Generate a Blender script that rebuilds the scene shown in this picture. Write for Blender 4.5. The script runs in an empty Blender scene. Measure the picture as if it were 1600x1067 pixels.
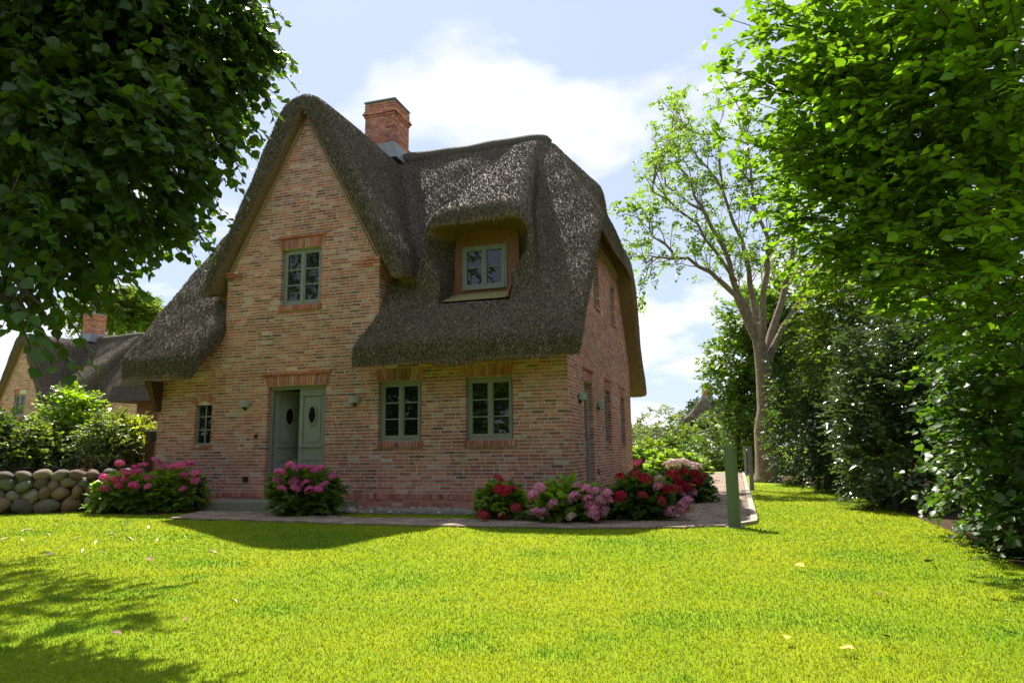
import bpy, math, random
import numpy as np
from mathutils import Vector, Matrix
random.seed(7); rng = np.random.default_rng(7)
R = math.radians
scene = bpy.context.scene
col = scene.collection

# ------------------------------------------------------------------ camera, world, sun, exposure
W, H, FPX, PITCH, ROLL, CAMH = 1600, 1067, 1067.0, R(8.95), math.atan(0.0132), 1.12
fwd = np.array([0, math.cos(PITCH), math.sin(PITCH)]); rgt = np.array([1.0, 0, 0]); upv = np.cross(rgt, fwd)
CR = rgt*math.cos(ROLL) - upv*math.sin(ROLL); CU = upv*math.cos(ROLL) + rgt*math.sin(ROLL)
CP = np.array([0, 0, CAMH])
cam_d = bpy.data.cameras.new('camera'); cam = bpy.data.objects.new('camera', cam_d); col.objects.link(cam)
cam_d.sensor_width = 36; cam_d.lens = 36*FPX/W; cam_d.clip_end = 3000; cam_d.clip_start = 0.05
cam.matrix_world = Matrix(((CR[0], CU[0], -fwd[0], CP[0]), (CR[1], CU[1], -fwd[1], CP[1]), (CR[2], CU[2], -fwd[2], CP[2]), (0, 0, 0, 1)))
scene.camera = cam
SUN_EL, SUN_AZ = R(55), R(-18)          # azimuth from +Y towards +X
SD = Vector((math.sin(SUN_AZ)*math.cos(SUN_EL), math.cos(SUN_AZ)*math.cos(SUN_EL), math.sin(SUN_EL)))
sun_d = bpy.data.lights.new('sun', 'SUN'); sun_d.energy = 5.0; sun_d.angle = R(0.55); sun_d.color = (1.0, 0.94, 0.84)
sun = bpy.data.objects.new('sun', sun_d); col.objects.link(sun); sun.rotation_euler = SD.to_track_quat('Z', 'Y').to_euler()
sun.location = (-20, 30, 60)
world = bpy.data.worlds.new('World'); scene.world = world; world.use_nodes = True
def build_world():
    nt = world.node_tree; N = nt.nodes; L = nt.links; N.clear()
    out = N.new('ShaderNodeOutputWorld'); bg = N.new('ShaderNodeBackground'); bg.inputs['Strength'].default_value = 0.15
    sky = N.new('ShaderNodeTexSky'); sky.sky_type = 'NISHITA'; sky.sun_disc = False
    sky.sun_elevation = SUN_EL; sky.sun_rotation = SUN_AZ; sky.air_density = 1.0; sky.dust_density = 0.6; sky.ozone_density = 1.5
    tc = N.new('ShaderNodeTexCoord')
    sep = N.new('ShaderNodeSeparateXYZ'); L.new(tc.outputs['Generated'], sep.inputs[0])
    def m(op, a, b=None):
        n = N.new('ShaderNodeMath'); n.operation = op
        for i, v in enumerate((a, b)):
            if v is None: continue
            if isinstance(v, (int, float)): n.inputs[i].default_value = v
            else: L.new(v, n.inputs[i])
        return n.outputs[0]
    zz = m('ADD', m('MAXIMUM', sep.outputs[2], 0.0), 0.22)
    cx = m('DIVIDE', sep.outputs[0], zz); cy = m('DIVIDE', sep.outputs[1], zz)
    comb = N.new('ShaderNodeCombineXYZ'); L.new(cx, comb.inputs[0]); L.new(cy, comb.inputs[1])
    no = N.new('ShaderNodeTexNoise'); no.inputs['Scale'].default_value = 1.5; no.inputs['Detail'].default_value = 9; no.inputs['Roughness'].default_value = 0.56
    no.inputs['Distortion'].default_value = 0.25
    mp = N.new('ShaderNodeMapping'); mp.inputs['Location'].default_value = (7.3, 2.2, 1.0); L.new(comb.outputs[0], mp.inputs[0]); L.new(mp.outputs[0], no.inputs[0])
    rp = N.new('ShaderNodeValToRGB'); rp.color_ramp.elements[0].position = 0.505; rp.color_ramp.elements[1].position = 0.60
    L.new(no.outputs[0], rp.inputs[0])
    no2 = N.new('ShaderNodeTexNoise'); no2.inputs['Scale'].default_value = 3.2; no2.inputs['Detail'].default_value = 6; L.new(mp.outputs[0], no2.inputs[0])
    cc = N.new('ShaderNodeMix'); cc.data_type = 'RGBA'; cc.inputs[6].default_value = (2.4, 2.5, 2.7, 1); cc.inputs[7].default_value = (3.6, 3.6, 3.55, 1)
    L.new(no2.outputs[0], cc.inputs[0])
    # thin high veil whitens the whole sky, then the clouds
    veil = N.new('ShaderNodeMix'); veil.data_type = 'RGBA'; veil.inputs[0].default_value = 0.90; veil.inputs[7].default_value = (1.66, 1.92, 2.42, 1)
    L.new(sky.outputs[0], veil.inputs[6])
    mix = N.new('ShaderNodeMix'); mix.data_type = 'RGBA'
    L.new(rp.outputs[0], mix.inputs[0]); L.new(veil.outputs[2], mix.inputs[6]); L.new(cc.outputs[2], mix.inputs[7])
    L.new(mix.outputs[2], bg.inputs[0]); L.new(bg.outputs[0], out.inputs[0])
build_world()
vs = scene.view_settings; vs.view_transform = 'Standard'; vs.look = 'None'; vs.gamma = 1; vs.use_curve_mapping = False; vs.exposure = 1.30
cy = scene.cycles; cy.max_bounces = 7; cy.diffuse_bounces = 4; cy.glossy_bounces = 3; cy.transmission_bounces = 5; cy.transparent_max_bounces = 6
cy.use_denoising = True; cy.use_adaptive_sampling = True; cy.adaptive_threshold = 0.015; cy.sample_clamp_indirect = 6

# ------------------------------------------------------------------ pixel -> place
def ray(x, y):
    d = fwd*FPX + CR*(x-W/2) - CU*(y-H/2); return d/np.linalg.norm(d)
def ground(x, y, z=0.0):
    d = ray(x, y); return CP + d*((z-CAMH)/d[2])
def at(x, y, Y):                                  # point on the pixel's ray at world distance Y
    d = ray(x, y); return CP + d*(Y/d[1])
HA = R(17.5)
HU = np.array([math.cos(HA), -math.sin(HA), 0]); HD = np.array([math.sin(HA), math.cos(HA), 0])
HO = ground(892, 799)
def hw(x, y, z=0): return HO + HU*x + HD*y + np.array([0, 0, z])

# ------------------------------------------------------------------ mesh helpers
def make_mesh(name, V, F, cols=None, smooth=False):
    me = bpy.data.meshes.new(name)
    V = np.asarray(V, np.float32).reshape(-1, 3)
    if isinstance(F, np.ndarray):
        n, k = F.shape
        me.vertices.add(len(V)); me.vertices.foreach_set('co', V.ravel())
        me.loops.add(n*k); me.loops.foreach_set('vertex_index', F.astype(np.int32).ravel())
        me.polygons.add(n); me.polygons.foreach_set('loop_start', np.arange(0, n*k, k, dtype=np.int32))
        me.update(calc_edges=True)
    else:
        me.from_pydata(V.tolist(), [], [list(map(int, f)) for f in F]); me.update()
    if cols is not None:
        c = np.ones((len(V), 4), np.float32); c[:, :3] = cols
        a = me.color_attributes.new('Col', 'FLOAT_COLOR', 'POINT'); a.data.foreach_set('color', c.ravel())
    if smooth: me.polygons.foreach_set('use_smooth', np.ones(len(me.polygons), bool))
    me.validate(); return me
def obj(name, me, mat=None, parent=None):
    o = bpy.data.objects.new(name, me); col.objects.link(o)
    if mat is not None and me is not None and not me.materials: me.materials.append(mat)
    if parent is not None: o.parent = parent
    return o
def empty(name, loc=(0, 0, 0), rz=0):
    o = bpy.data.objects.new(name, None); col.objects.link(o); o.location = loc; o.rotation_euler = (0, 0, rz); o.empty_display_size = 0.2
    return o
def tag(o, label=None, cat=None, group=None, kind=None):
    if label: o['label'] = label
    if cat: o['category'] = cat
    if group: o['group'] = group
    if kind: o['kind'] = kind
    return o
class MB:
    def __init__(s): s.V = []; s.F = []; s.C = []; s.n = 0
    def add(s, V, F, c=None):
        V = np.asarray(V, float).reshape(-1, 3)
        s.V.append(V); s.F += [[i+s.n for i in f] for f in F]; s.n += len(V)
        s.C.append(np.tile(np.array(c if c is not None else (1, 1, 1), float), (len(V), 1)))
    def hexa(s, P, c=None):            # 8 points: 4 bottom, 4 top in the same order
        s.add(P, [(3, 2, 1, 0), (4, 5, 6, 7), (0, 1, 5, 4), (1, 2, 6, 5), (2, 3, 7, 6), (3, 0, 4, 7)], c)
    def box(s, x0, x1, y0, y1, z0, z1, c=None):
        s.hexa([(x0, y0, z0), (x1, y0, z0), (x1, y1, z0), (x0, y1, z0), (x0, y0, z1), (x1, y0, z1), (x1, y1, z1), (x0, y1, z1)], c)
    def tube(s, P, r, n=6, c=None, caps=True):
        P = [np.asarray(p, float) for p in P]; m = len(P)
        r = [r]*m if np.isscalar(r) else r
        V = []; prev = None
        for i in range(m):
            t = P[min(i+1, m-1)] - P[max(i-1, 0)]; t = t/(np.linalg.norm(t)+1e-9)
            a = prev if prev is not None else (np.array([1., 0, 0]) if abs(t[0]) < .9 else np.array([0, 1., 0]))
            a = a - t*(a@t); a = a/(np.linalg.norm(a)+1e-9); b = np.cross(t, a); prev = a
            for k in range(n):
                th = 2*math.pi*k/n; V.append(P[i] + r[i]*(a*math.cos(th) + b*math.sin(th)))
        F = [(i*n+k, i*n+(k+1) % n, (i+1)*n+(k+1) % n, (i+1)*n+k) for i in range(m-1) for k in range(n)]
        if caps: F += [tuple(range(n-1, -1, -1)), tuple((m-1)*n+k for k in range(n))]
        s.add(V, F, c)
    def build(s, name, mat, parent=None, smooth=False, cols=True):
        V = np.concatenate(s.V) if s.V else np.zeros((0, 3))
        return obj(name, make_mesh(name, V, s.F, np.concatenate(s.C) if cols and s.V else None, smooth), mat, parent)
    def empty(s): return s.n == 0
def smax(a, b, k): return np.maximum(a, b) + np.maximum(k-np.abs(a-b), 0)**2/(4*k)
def smin(a, b, k): return -smax(-a, -b, k)
def surface_nets(Fv, org, h):
    s = Fv < 0; nx, ny, nz = Fv.shape
    cnt = np.zeros((nx-1, ny-1, nz-1), np.int8)
    for i in (0, 1):
        for j in (0, 1):
            for k in (0, 1): cnt += s[i:nx-1+i, j:ny-1+j, k:nz-1+k]
    act = (cnt > 0) & (cnt < 8); I = np.argwhere(act); ids = -np.ones(act.shape, np.int64); ids[act] = np.arange(len(I))
    acc = np.zeros((len(I), 3)); num = np.zeros(len(I))
    C8 = [(i, j, k) for i in (0, 1) for j in (0, 1) for k in (0, 1)]
    for a in C8:
        for ax in range(3):
            if a[ax]: continue
            b = list(a); b[ax] = 1
            fa = Fv[I[:, 0]+a[0], I[:, 1]+a[1], I[:, 2]+a[2]]; fb = Fv[I[:, 0]+b[0], I[:, 1]+b[1], I[:, 2]+b[2]]
            mk = (fa < 0) != (fb < 0); t = np.where(mk, fa/np.where(mk, fa-fb, 1), 0)
            p = np.tile(np.array(a, float), (len(I), 1)); p[:, ax] = t
            acc += p*mk[:, None]; num += mk
    V = (I + acc/num[:, None])*h + org
    Q = []
    for ax in range(3):
        b, c = [(1, 2), (2, 0), (0, 1)][ax]
        sl0 = [slice(None)]*3; sl1 = [slice(None)]*3; sl0[ax] = slice(0, -1); sl1[ax] = slice(1, None)
        E = np.argwhere(s[tuple(sl0)] != s[tuple(sl1)])
        E = E[(E[:, b] > 0) & (E[:, c] > 0) & (E[:, b] < Fv.shape[b]-1) & (E[:, c] < Fv.shape[c]-1)]
        fl = s[tuple(E.T)]
        def cell(db, dc):
            q = E.copy(); q[:, b] += db; q[:, c] += dc; return ids[tuple(q.T)]
        q = np.stack([cell(-1, -1), cell(0, -1), cell(0, 0), cell(-1, 0)], 1)
        q[~fl] = q[~fl][:, ::-1]; Q.append(q)
    Q = np.concatenate(Q); Q = Q[(Q >= 0).all(1)]
    return V, Q

# ------------------------------------------------------------------ materials
MATS = {}
def mat(name, color=(.5, .5, .5), rough=.7, src=None, var=0.0, vscale=8.0, bump=0.0, bscale=40.0, spec=0.3, trans=0.0, tcol=None, metallic=0.0, ior=None, extra=None):
    """Principled material; src 'attr' reads the mesh colour Col, 'object' reads the object colour; var = noise colour variation"""
    if name in MATS: return MATS[name]
    m = bpy.data.materials.new(name); m.use_nodes = True; nt = m.node_tree; N = nt.nodes; L = nt.links
    p = N['Principled BSDF']; p.inputs['Roughness'].default_value = rough; p.inputs['Specular IOR Level'].default_value = spec; p.inputs['Metallic'].default_value = metallic
    if ior: p.inputs['IOR'].default_value = ior
    if src == 'attr':
        a = N.new('ShaderNodeAttribute'); a.attribute_name = 'Col'; c = a.outputs['Color']
    elif src == 'object':
        a = N.new('ShaderNodeObjectInfo'); c = a.outputs['Color']
    else:
        a = N.new('ShaderNodeRGB'); a.outputs[0].default_value = (*color, 1); c = a.outputs[0]
    tc = N.new('ShaderNodeTexCoord')
    if var > 0:
        no = N.new('ShaderNodeTexNoise'); no.inputs['Scale'].default_value = vscale; no.inputs['Detail'].default_value = 5; no.inputs['Roughness'].default_value = .65
        L.new(tc.outputs['Object'], no.inputs[0])
        mr = N.new('ShaderNodeMapRange'); mr.inputs[1].default_value = .3; mr.inputs[2].default_value = .7; mr.inputs[3].default_value = 1-var; mr.inputs[4].default_value = 1+var
        L.new(no.outputs[0], mr.inputs[0])
        mx = N.new('ShaderNodeVectorMath'); mx.operation = 'SCALE'; L.new(c, mx.inputs[0]); L.new(mr.outputs[0], mx.inputs['Scale']); c = mx.outputs[0]
    if extra: c = extra(N, L, tc, c)
    L.new(c, p.inputs['Base Color'])
    if bump > 0:
        nb = N.new('ShaderNodeTexNoise'); nb.inputs['Scale'].default_value = bscale; nb.inputs['Detail'].default_value = 4; L.new(tc.outputs['Object'], nb.inputs[0])
        b = N.new('ShaderNodeBump'); b.inputs['Strength'].default_value = min(bump, 1); b.inputs['Distance'].default_value = .02*max(bump, 1); L.new(nb.outputs[0], b.inputs['Height']); L.new(b.outputs[0], p.inputs['Normal'])
    if trans > 0:
        t = N.new('ShaderNodeBsdfTranslucent')
        if tcol is not None:
            mm = N.new('ShaderNodeVectorMath'); mm.operation = 'MULTIPLY'; L.new(c, mm.inputs[0]); mm.inputs[1].default_value = tcol; L.new(mm.outputs[0], t.inputs[0])
        else: L.new(c, t.inputs[0])
        mix = N.new('ShaderNodeMixShader'); mix.inputs[0].default_value = trans
        L.new(p.outputs[0], mix.inputs[1]); L.new(t.outputs[0], mix.inputs[2]); L.new(mix.outputs[0], N['Material Output'].inputs[0])
    MATS[name] = m; return m
def lime_smear(N, L, tc, c):
    n = N.new('ShaderNodeTexNoise'); g_ = N.new('ShaderNodeNewGeometry'); n.inputs['Scale'].default_value = 9; n.inputs['Detail'].default_value = 6; n.inputs['Roughness'].default_value = .7; L.new(g_.outputs['Position'], n.inputs[0])
    r = N.new('ShaderNodeMapRange'); r.inputs[1].default_value = .52; r.inputs[2].default_value = .74; r.inputs[3].default_value = 0; r.inputs[4].default_value = .5; L.new(n.outputs[0], r.inputs[0])
    x = N.new('ShaderNodeMix'); x.data_type = 'RGBA'; x.inputs[7].default_value = (.50, .43, .36, 1); L.new(r.outputs[0], x.inputs[0]); L.new(c, x.inputs[6])
    n2 = N.new('ShaderNodeTexNoise'); n2.inputs['Scale'].default_value = .7; n2.inputs['Detail'].default_value = 7; n2.inputs['Roughness'].default_value = .6; L.new(g_.outputs['Position'], n2.inputs[0])
    r2 = N.new('ShaderNodeMapRange'); r2.inputs[1].default_value = .35; r2.inputs[2].default_value = .68; r2.inputs[3].default_value = .78; r2.inputs[4].default_value = 1.12; L.new(n2.outputs[0], r2.inputs[0])
    v = N.new('ShaderNodeVectorMath'); v.operation = 'SCALE'; L.new(x.outputs[2], v.inputs[0]); L.new(r2.outputs[0], v.inputs['Scale']); return v.outputs[0]
M_brick = mat('brick_merged', src='attr', rough=.85, var=.22, vscale=30, bump=.5, bscale=90, spec=.15, extra=lime_smear)
M_brick1 = mat('brick_single', src='object', rough=.85, var=.22, vscale=30, bump=.5, bscale=90, spec=.15, extra=lime_smear)
M_mortar = mat('mortar', (.57, .52, .46), rough=.95, var=.25, vscale=9, bump=.6, bscale=120, spec=.1)
def thatch_color(N, L, tc, c):
    n = N.new('ShaderNodeTexNoise'); n.inputs['Scale'].default_value = 38; n.inputs['Detail'].default_value = 3; L.new(tc.outputs['Object'], n.inputs[0])
    r = N.new('ShaderNodeValToRGB'); e = r.color_ramp.elements; e[0].position = .35; e[0].color = (.018, .014, .010, 1); e[1].position = .68; e[1].color = (.19, .155, .11, 1)
    L.new(n.outputs[0], r.inputs[0])
    n2 = N.new('ShaderNodeTexNoise'); n2.inputs['Scale'].default_value = .8; n2.inputs['Detail'].default_value = 5; L.new(tc.outputs['Object'], n2.inputs[0])
    r2 = N.new('ShaderNodeValToRGB'); r2.color_ramp.elements[0].position = .38; r2.color_ramp.elements[0].color = (.75, .72, .66, 1); r2.color_ramp.elements[1].position = .65; r2.color_ramp.elements[1].color = (1.12, 1.05, .95, 1); L.new(n2.outputs[0], r2.inputs[0])
    mu = N.new('ShaderNodeVectorMath'); mu.operation = 'MULTIPLY'; L.new(r.outputs[0], mu.inputs[0]); L.new(r2.outputs[0], mu.inputs[1])
    # unweathered reed on the undersides keeps its brown colour
    g = N.new('ShaderNodeNewGeometry'); sp = N.new('ShaderNodeSeparateXYZ'); L.new(g.outputs['True Normal'], sp.inputs[0])
    mr = N.new('ShaderNodeMapRange'); mr.inputs[1].default_value = -.1; mr.inputs[2].default_value = -.45; mr.inputs[3].default_value = 0; mr.inputs[4].default_value = 1; L.new(sp.outputs[2], mr.inputs[0])
    br = N.new('ShaderNodeMix'); br.data_type = 'RGBA'; L.new(mr.outputs[0], br.inputs[0]); L.new(mu.outputs[0], br.inputs[6])
    rb = N.new('ShaderNodeValToRGB'); rb.color_ramp.elements[0].color = (.12, .07, .035, 1); rb.color_ramp.elements[1].color = (.34, .22, .12, 1); rb.color_ramp.elements[0].position = .3; rb.color_ramp.elements[1].position = .7; L.new(n.outputs[0], rb.inputs[0]); L.new(rb.outputs[0], br.inputs[7])
    return br.outputs[2]
M_thatch = mat('thatch', rough=.75, bump=2.2, bscale=45, spec=.3, extra=thatch_color)
M_reed = mat('reed', src='attr', rough=.75, spec=.15)
M_ridge = mat('ridge_thatch', (.10, .085, .065), rough=.85, var=.5, vscale=22, bump=2, bscale=40, spec=.2)
M_paint = mat('grey_green_paint', (.205, .212, .188), rough=.42, var=.06, vscale=5, spec=.4)
M_glass = mat('window_glass', (.010, .013, .012), rough=.015, spec=.5, ior=1.62)
M_larch = mat('larch_wood', (.22, .10, .048), rough=.6, var=.2, vscale=14, spec=.3)
M_sillw = mat('weathered_boards', (.26, .23, .12), rough=.75, var=.2, vscale=12)
M_trimw = mat('pale_trim_wood', (.30, .22, .13), rough=.65, var=.15, vscale=10)
M_lead = mat('lead_flashing', (.16, .17, .18), rough=.5, var=.15, vscale=6, spec=.4)
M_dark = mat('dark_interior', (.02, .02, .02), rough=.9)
M_black = mat('black_plastic', (.015, .015, .015), rough=.45)
M_lamp = mat('lamp_metal', (.26, .28, .26), rough=.45, spec=.4)
M_boll = mat('bollard_paint', (.12, .155, .10), rough=.5, var=.05, vscale=6, spec=.35)
M_boll2 = mat('bollard_grey', (.20, .20, .18), rough=.55, var=.1, vscale=6)
M_bark = mat('bark', (.20, .155, .115), rough=.9, var=.4, vscale=9, bump=1.6, bscale=26, spec=.15)
M_bark2 = mat('dark_bark', (.075, .058, .042), rough=.9, var=.35, vscale=12, bump=1.2, bscale=30, spec=.15)
M_stem = mat('green_stem', (.10, .11, .04), rough=.7)
M_leaf = mat('leaf', src='attr', rough=.42, spec=.45, trans=.5, tcol=(1.8, 1.85, .45))
M_gloss = mat('glossy_leaf', src='attr', rough=.22, spec=.6, trans=.22, tcol=(1.5, 1.6, .5))
M_petal = mat('petal', src='attr', rough=.6, spec=.2, trans=.3, tcol=(1.15, 1.0, 1.05))
M_grass = mat('grass_blade', src='attr', rough=.5, spec=.35, trans=.5, tcol=(1.35, 1.25, .6))
M_stone = mat('field_stone', src='object', rough=.8, var=.3, vscale=6, bump=.8, bscale=25, spec=.25)
M_paver = mat('paver_merged', src='attr', rough=.85, var=.2, vscale=20, bump=.4, bscale=60, spec=.2)
M_paver1 = mat('paver_single', src='object', rough=.85, var=.2, vscale=20, bump=.4, bscale=60, spec=.2)
M_sand = mat('joint_sand', (.20, .17, .13), rough=.95, var=.2, vscale=20, bump=.5, bscale=80)
M_soil = mat('soil', (.065, .042, .026), rough=.95, spec=.05, var=.4, vscale=14, bump=1.2, bscale=35)
M_gran = mat('granite', (.22, .21, .18), rough=.85, var=.35, vscale=25, bump=.8, bscale=50)
M_kerb = mat('kerb_stone', (.29, .26, .215), rough=.85, var=.2, vscale=12, bump=.4)
M_grav = mat('cobble', src='attr', rough=.85, bump=.3, bscale=60)
M_post = mat('brown_post', (.085, .04, .02), rough=.6, var=.2, vscale=10)
M_iron = mat('black_iron', (.012, .012, .012), rough=.4, metallic=.4)
M_moss = mat('stone_wall_core', (.08, .07, .05), rough=.95, var=.3, bump=1)
def lawn_col(N, L, tc, c):
    n = N.new('ShaderNodeTexNoise'); n.inputs['Scale'].default_value = .9; n.inputs['Detail'].default_value = 7; n.inputs['Roughness'].default_value = .7; L.new(tc.outputs['Object'], n.inputs[0])
    r = N.new('ShaderNodeValToRGB'); e = r.color_ramp.elements; e[0].position = .35; e[0].color = (.15, .25, .008, 1); e[1].position = .68; e[1].color = (.26, .31, .012, 1); L.new(n.outputs[0], r.inputs[0]); return r.outputs[0]
M_lawn = mat('lawn', rough=.9, bump=1.5, bscale=70, spec=.1, extra=lawn_col)

# ------------------------------------------------------------------ ground
def sheet(name, pts, z, m, kind='structure'):
    me = make_mesh(name, [(p[0], p[1], z) for p in pts], [tuple(range(len(pts)))])
    o = obj(name, me, m); tag(o, kind=kind); return o
sheet('lawn', [(-900, -300), (900, -300), (900, 1500), (-900, 1500)], 0, M_lawn)
def inpoly(P, poly):
    P = np.asarray(P, float); poly = np.asarray(poly, float); x, y = P[:, 0], P[:, 1]; ins = np.zeros(len(P), bool)
    j = len(poly)-1
    for i in range(len(poly)):
        xi, yi = poly[i]; xj, yj = poly[j]
        ins ^= ((yi > y) != (yj > y)) & (x < (xj-xi)*(y-yi)/(yj-yi+1e-12)+xi); j = i
    return ins
PATH = [(-5.95, 12.1), (-5.95, 13.5), (-4.56, 13.0), (-2.6, 11.72), (-0.6, 11.25), (0.95, 10.85), (1.9, 10.75), (2.45, 11.1), (4.14, 16.04), (8.67, 30.36), (9.85, 30.0), (4.45, 13.31), (3.62, 10.75), (3.45, 10.3), (3.05, 9.95), (2.27, 9.78), (0.86, 9.86), (-0.55, 10.24), (-2.38, 10.75), (-4.27, 11.55)]
path = sheet('path', PATH, .012, M_sand)
FR = np.array([(0, 0), (0, 0)])
def L2(x, y): p = hw(x, y); return (p[0], p[1])
GRAVEL = [L2(-9.4, -.75), L2(-7.3, -1.0), L2(-7.2, .02), L2(-9.4, .02)], [L2(-4.45, -1.12), L2(-1.4, -1.0), L2(.25, -1.05), L2(1.25, -.6), L2(.75, 8.3), L2(.02, 8.3), L2(.02, .02), L2(-4.45, .02)]
BED = [tuple(ground(*q)[:2]) for q in ((745, 813), (845, 816), (960, 817), (1060, 812), (1105, 780), (1095, 765), (1060, 772), (1000, 795), (890, 805), (800, 808))]
BED2 = [tuple(ground(*q)[:2]) for q in ((140, 803), (230, 805), (320, 800), (300, 792), (200, 790), (150, 795))]
for b in (BED, BED2): sheet('flower_bed', b, .020, M_soil)
HEDGE_BED = [(4.2, 4.0), (4.55, 6.3), (5.6, 9.0), (6.75, 12.6), (7.8, 16.4), (8.3, 20.5), (10, 34), (20, 34), (14, 4)]
sheet('hedge_bed', HEDGE_BED, .006, M_soil)
# pavers: separate bricks on the path
PAVC = [(.26, .19, .145), (.32, .225, .165), (.22, .16, .13), (.36, .28, .215), (.29, .20, .17), (.24, .20, .17)]
unit = MB(); e = .06
unit.add([(-.5, -.5, 0), (.5, -.5, 0), (.5, .5, 0), (-.5, .5, 0), (-.5, -.5, .75), (.5, -.5, .75), (.5, .5, .75), (-.5, .5, .75), (-.5+e/2, -.5+e, 1), (.5-e/2, -.5+e, 1), (.5-e/2, .5-e, 1), (-.5+e/2, .5-e, 1)],
         [(0, 1, 5, 4), (1, 2, 6, 5), (2, 3, 7, 6), (3, 0, 4, 7), (4, 5, 9, 8), (5, 6, 10, 9), (6, 7, 11, 10), (7, 4, 8, 11), (8, 9, 10, 11)])
UV_ = np.concatenate(unit.V); UF = unit.F
paver_me = make_mesh('paver', UV_, UF)
def pave():
    items = []
    side = HD[:2]; frt = HU[:2]; O2 = HO[:2]
    for i in range(-60, 60):
        for j in range(-45, 190):
            # local house coordinates; the strip in front runs along the house, the strip beside it runs away from it
            lx = i*.206 + (.103 if j % 2 else 0); ly = -4.2 + j*.106
            p = O2 + frt*lx + side*ly; items.append((p[0], p[1]))
    items = np.array(items); k = inpoly(items, PATH); items = items[k]
    dist = np.hypot(items[:, 0], items[:, 1]); order = np.argsort(dist); rest = MB()
    for n, q in enumerate(order):
        x, y = items[q]; c = np.array(random.choice(PAVC))*random.uniform(.8, 1.2); zt = .022 + random.uniform(0, .006)
        rz = -HA + random.uniform(-.02, .02)
        if n < 300:
            o = bpy.data.objects.new('paver', paver_me); col.objects.link(o); o.parent = path; o.location = (x, y, .008); o.rotation_euler = (random.uniform(-.01, .01), random.uniform(-.01, .01), rz); o.scale = (.2, .1, zt); o.color = (*c, 1)
        else:
            ca, sa = math.cos(rz), math.sin(rz); v = UV_*np.array([.2, .1, zt]); v = np.stack([v[:, 0]*ca-v[:, 1]*sa+x, v[:, 0]*sa+v[:, 1]*ca+y, v[:, 2]+.008], 1); rest.add(v, UF, c)
    r = rest.build('paving', M_paver, path); tag(r, kind='stuff')
pave(); paver_me.materials.append(M_paver1)
# pale kerb along the right edge of the side path
def kerb(poly_pts):
    k = MB()
    for a, b in zip(poly_pts[:-1], poly_pts[1:]):
        a = np.array(a); b = np.array(b); t = (b-a)/np.linalg.norm(b-a); n = np.array([t[1], -t[0]])*.05
        k.hexa([(*(a+n), 0), (*(b+n), 0), (*(b-n), 0), (*(a-n), 0), (*(a+n), .05), (*(b+n), .05), (*(b-n), .05), (*(a-n), .05)])
    o = k.build('path_kerb', M_kerb, path, cols=False); return o
kerb([(9.9, 30.0), (4.5, 13.31), (3.67, 10.75), (3.5, 10.28), (3.08, 9.9)])
def cobbles():
    mb = MB(); base = np.array([(0, 0, 1), (.9, 0, .3), (.28, .85, .3), (-.72, .53, .3), (-.72, -.53, .3), (.28, -.85, .3), (.8, .5, -.5), (-.3, .9, -.5), (-.9, 0, -.5), (-.3, -.9, -.5), (.8, -.5, -.5)])
    Fc = [(0, 1, 2), (0, 2, 3), (0, 3, 4), (0, 4, 5), (0, 5, 1), (1, 6, 2), (2, 7, 3), (3, 8, 4), (4, 9, 5), (5, 10, 1), (2, 6, 7), (3, 7, 8), (4, 8, 9), (5, 9, 10), (1, 10, 6)]
    for poly in GRAVEL:
        a = np.array(poly); lo, hi = a.min(0), a.max(0); P = rng.uniform(lo, hi, (2600, 2)); P = P[inpoly(P, poly)][:1500]
        for p in P:
            s = random.uniform(.025, .055); r = random.uniform(0, 6.3); v = base*np.array([s*random.uniform(.8, 1.4), s, s*.55]); ca, sa = math.cos(r), math.sin(r)
            g = random.uniform(.16, .40); mb.add(np.stack([v[:, 0]*ca-v[:, 1]*sa+p[0], v[:, 0]*sa+v[:, 1]*ca+p[1], v[:, 2]+.035], 1), Fc, (g*1.05, g*.97, g*.88))
    for poly in GRAVEL: sheet('gravel_strip', poly, .014, M_sand)
    o = mb.build('cobble_gravel', M_grav, smooth=True); tag(o, 'grey rounded cobbles in the strip along the house wall', 'gravel', kind='stuff')
cobbles()

# ------------------------------------------------------------------ the thatched house (built in its own frame, front wall on y = 0)
COURSE = .0667; Z0 = .30
def snap(z): return Z0 + round((z-Z0)/COURSE)*COURSE
BR = [(.40, .145, .075), (.35, .12, .07), (.44, .19, .11), (.27, .10, .065), (.17, .08, .06), (.42, .25, .16), (.41, .29, .20), (.43, .33, .24), (.33, .155, .105)]
def brick_color(lime):
    w = np.array([4.5, 5, 4.5, 3.8, 1.6, 2*lime, 1.0*lime, .5*lime, 5]); c = np.array(BR[np.searchsorted(np.cumsum(w)/w.sum(), random.random())]); return c*random.uniform(.9, 1.22)*np.array((1.07, 1.0, 1.22))+.016
ALLB = []                                             # every brick: (corner points, colour, centre)
def cube8(mp, s0, s1, z0, z1, d0, d1): return [mp(s0, z0, d0), mp(s1, z0, d0), mp(s1, z0, d1), mp(s0, z0, d1), mp(s0, z1, d0), mp(s1, z1, d0), mp(s1, z1, d1), mp(s0, z1, d1)]
def put_brick(mp, s0, s1, z0, z1, lime, d0=0.0, d1=.10, c=None):
    j = random.uniform(-.002, .003); ALLB.append((cube8(mp, s0, s1, z0, z1, d0-j, d1), brick_color(lime) if c is None else c))
def cut(iv, a, b):
    out = []
    for s, t in iv:
        if b <= s or a >= t: out.append((s, t)); continue
        if a > s: out.append((s, a))
        if b < t: out.append((b, t))
    return out
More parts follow.
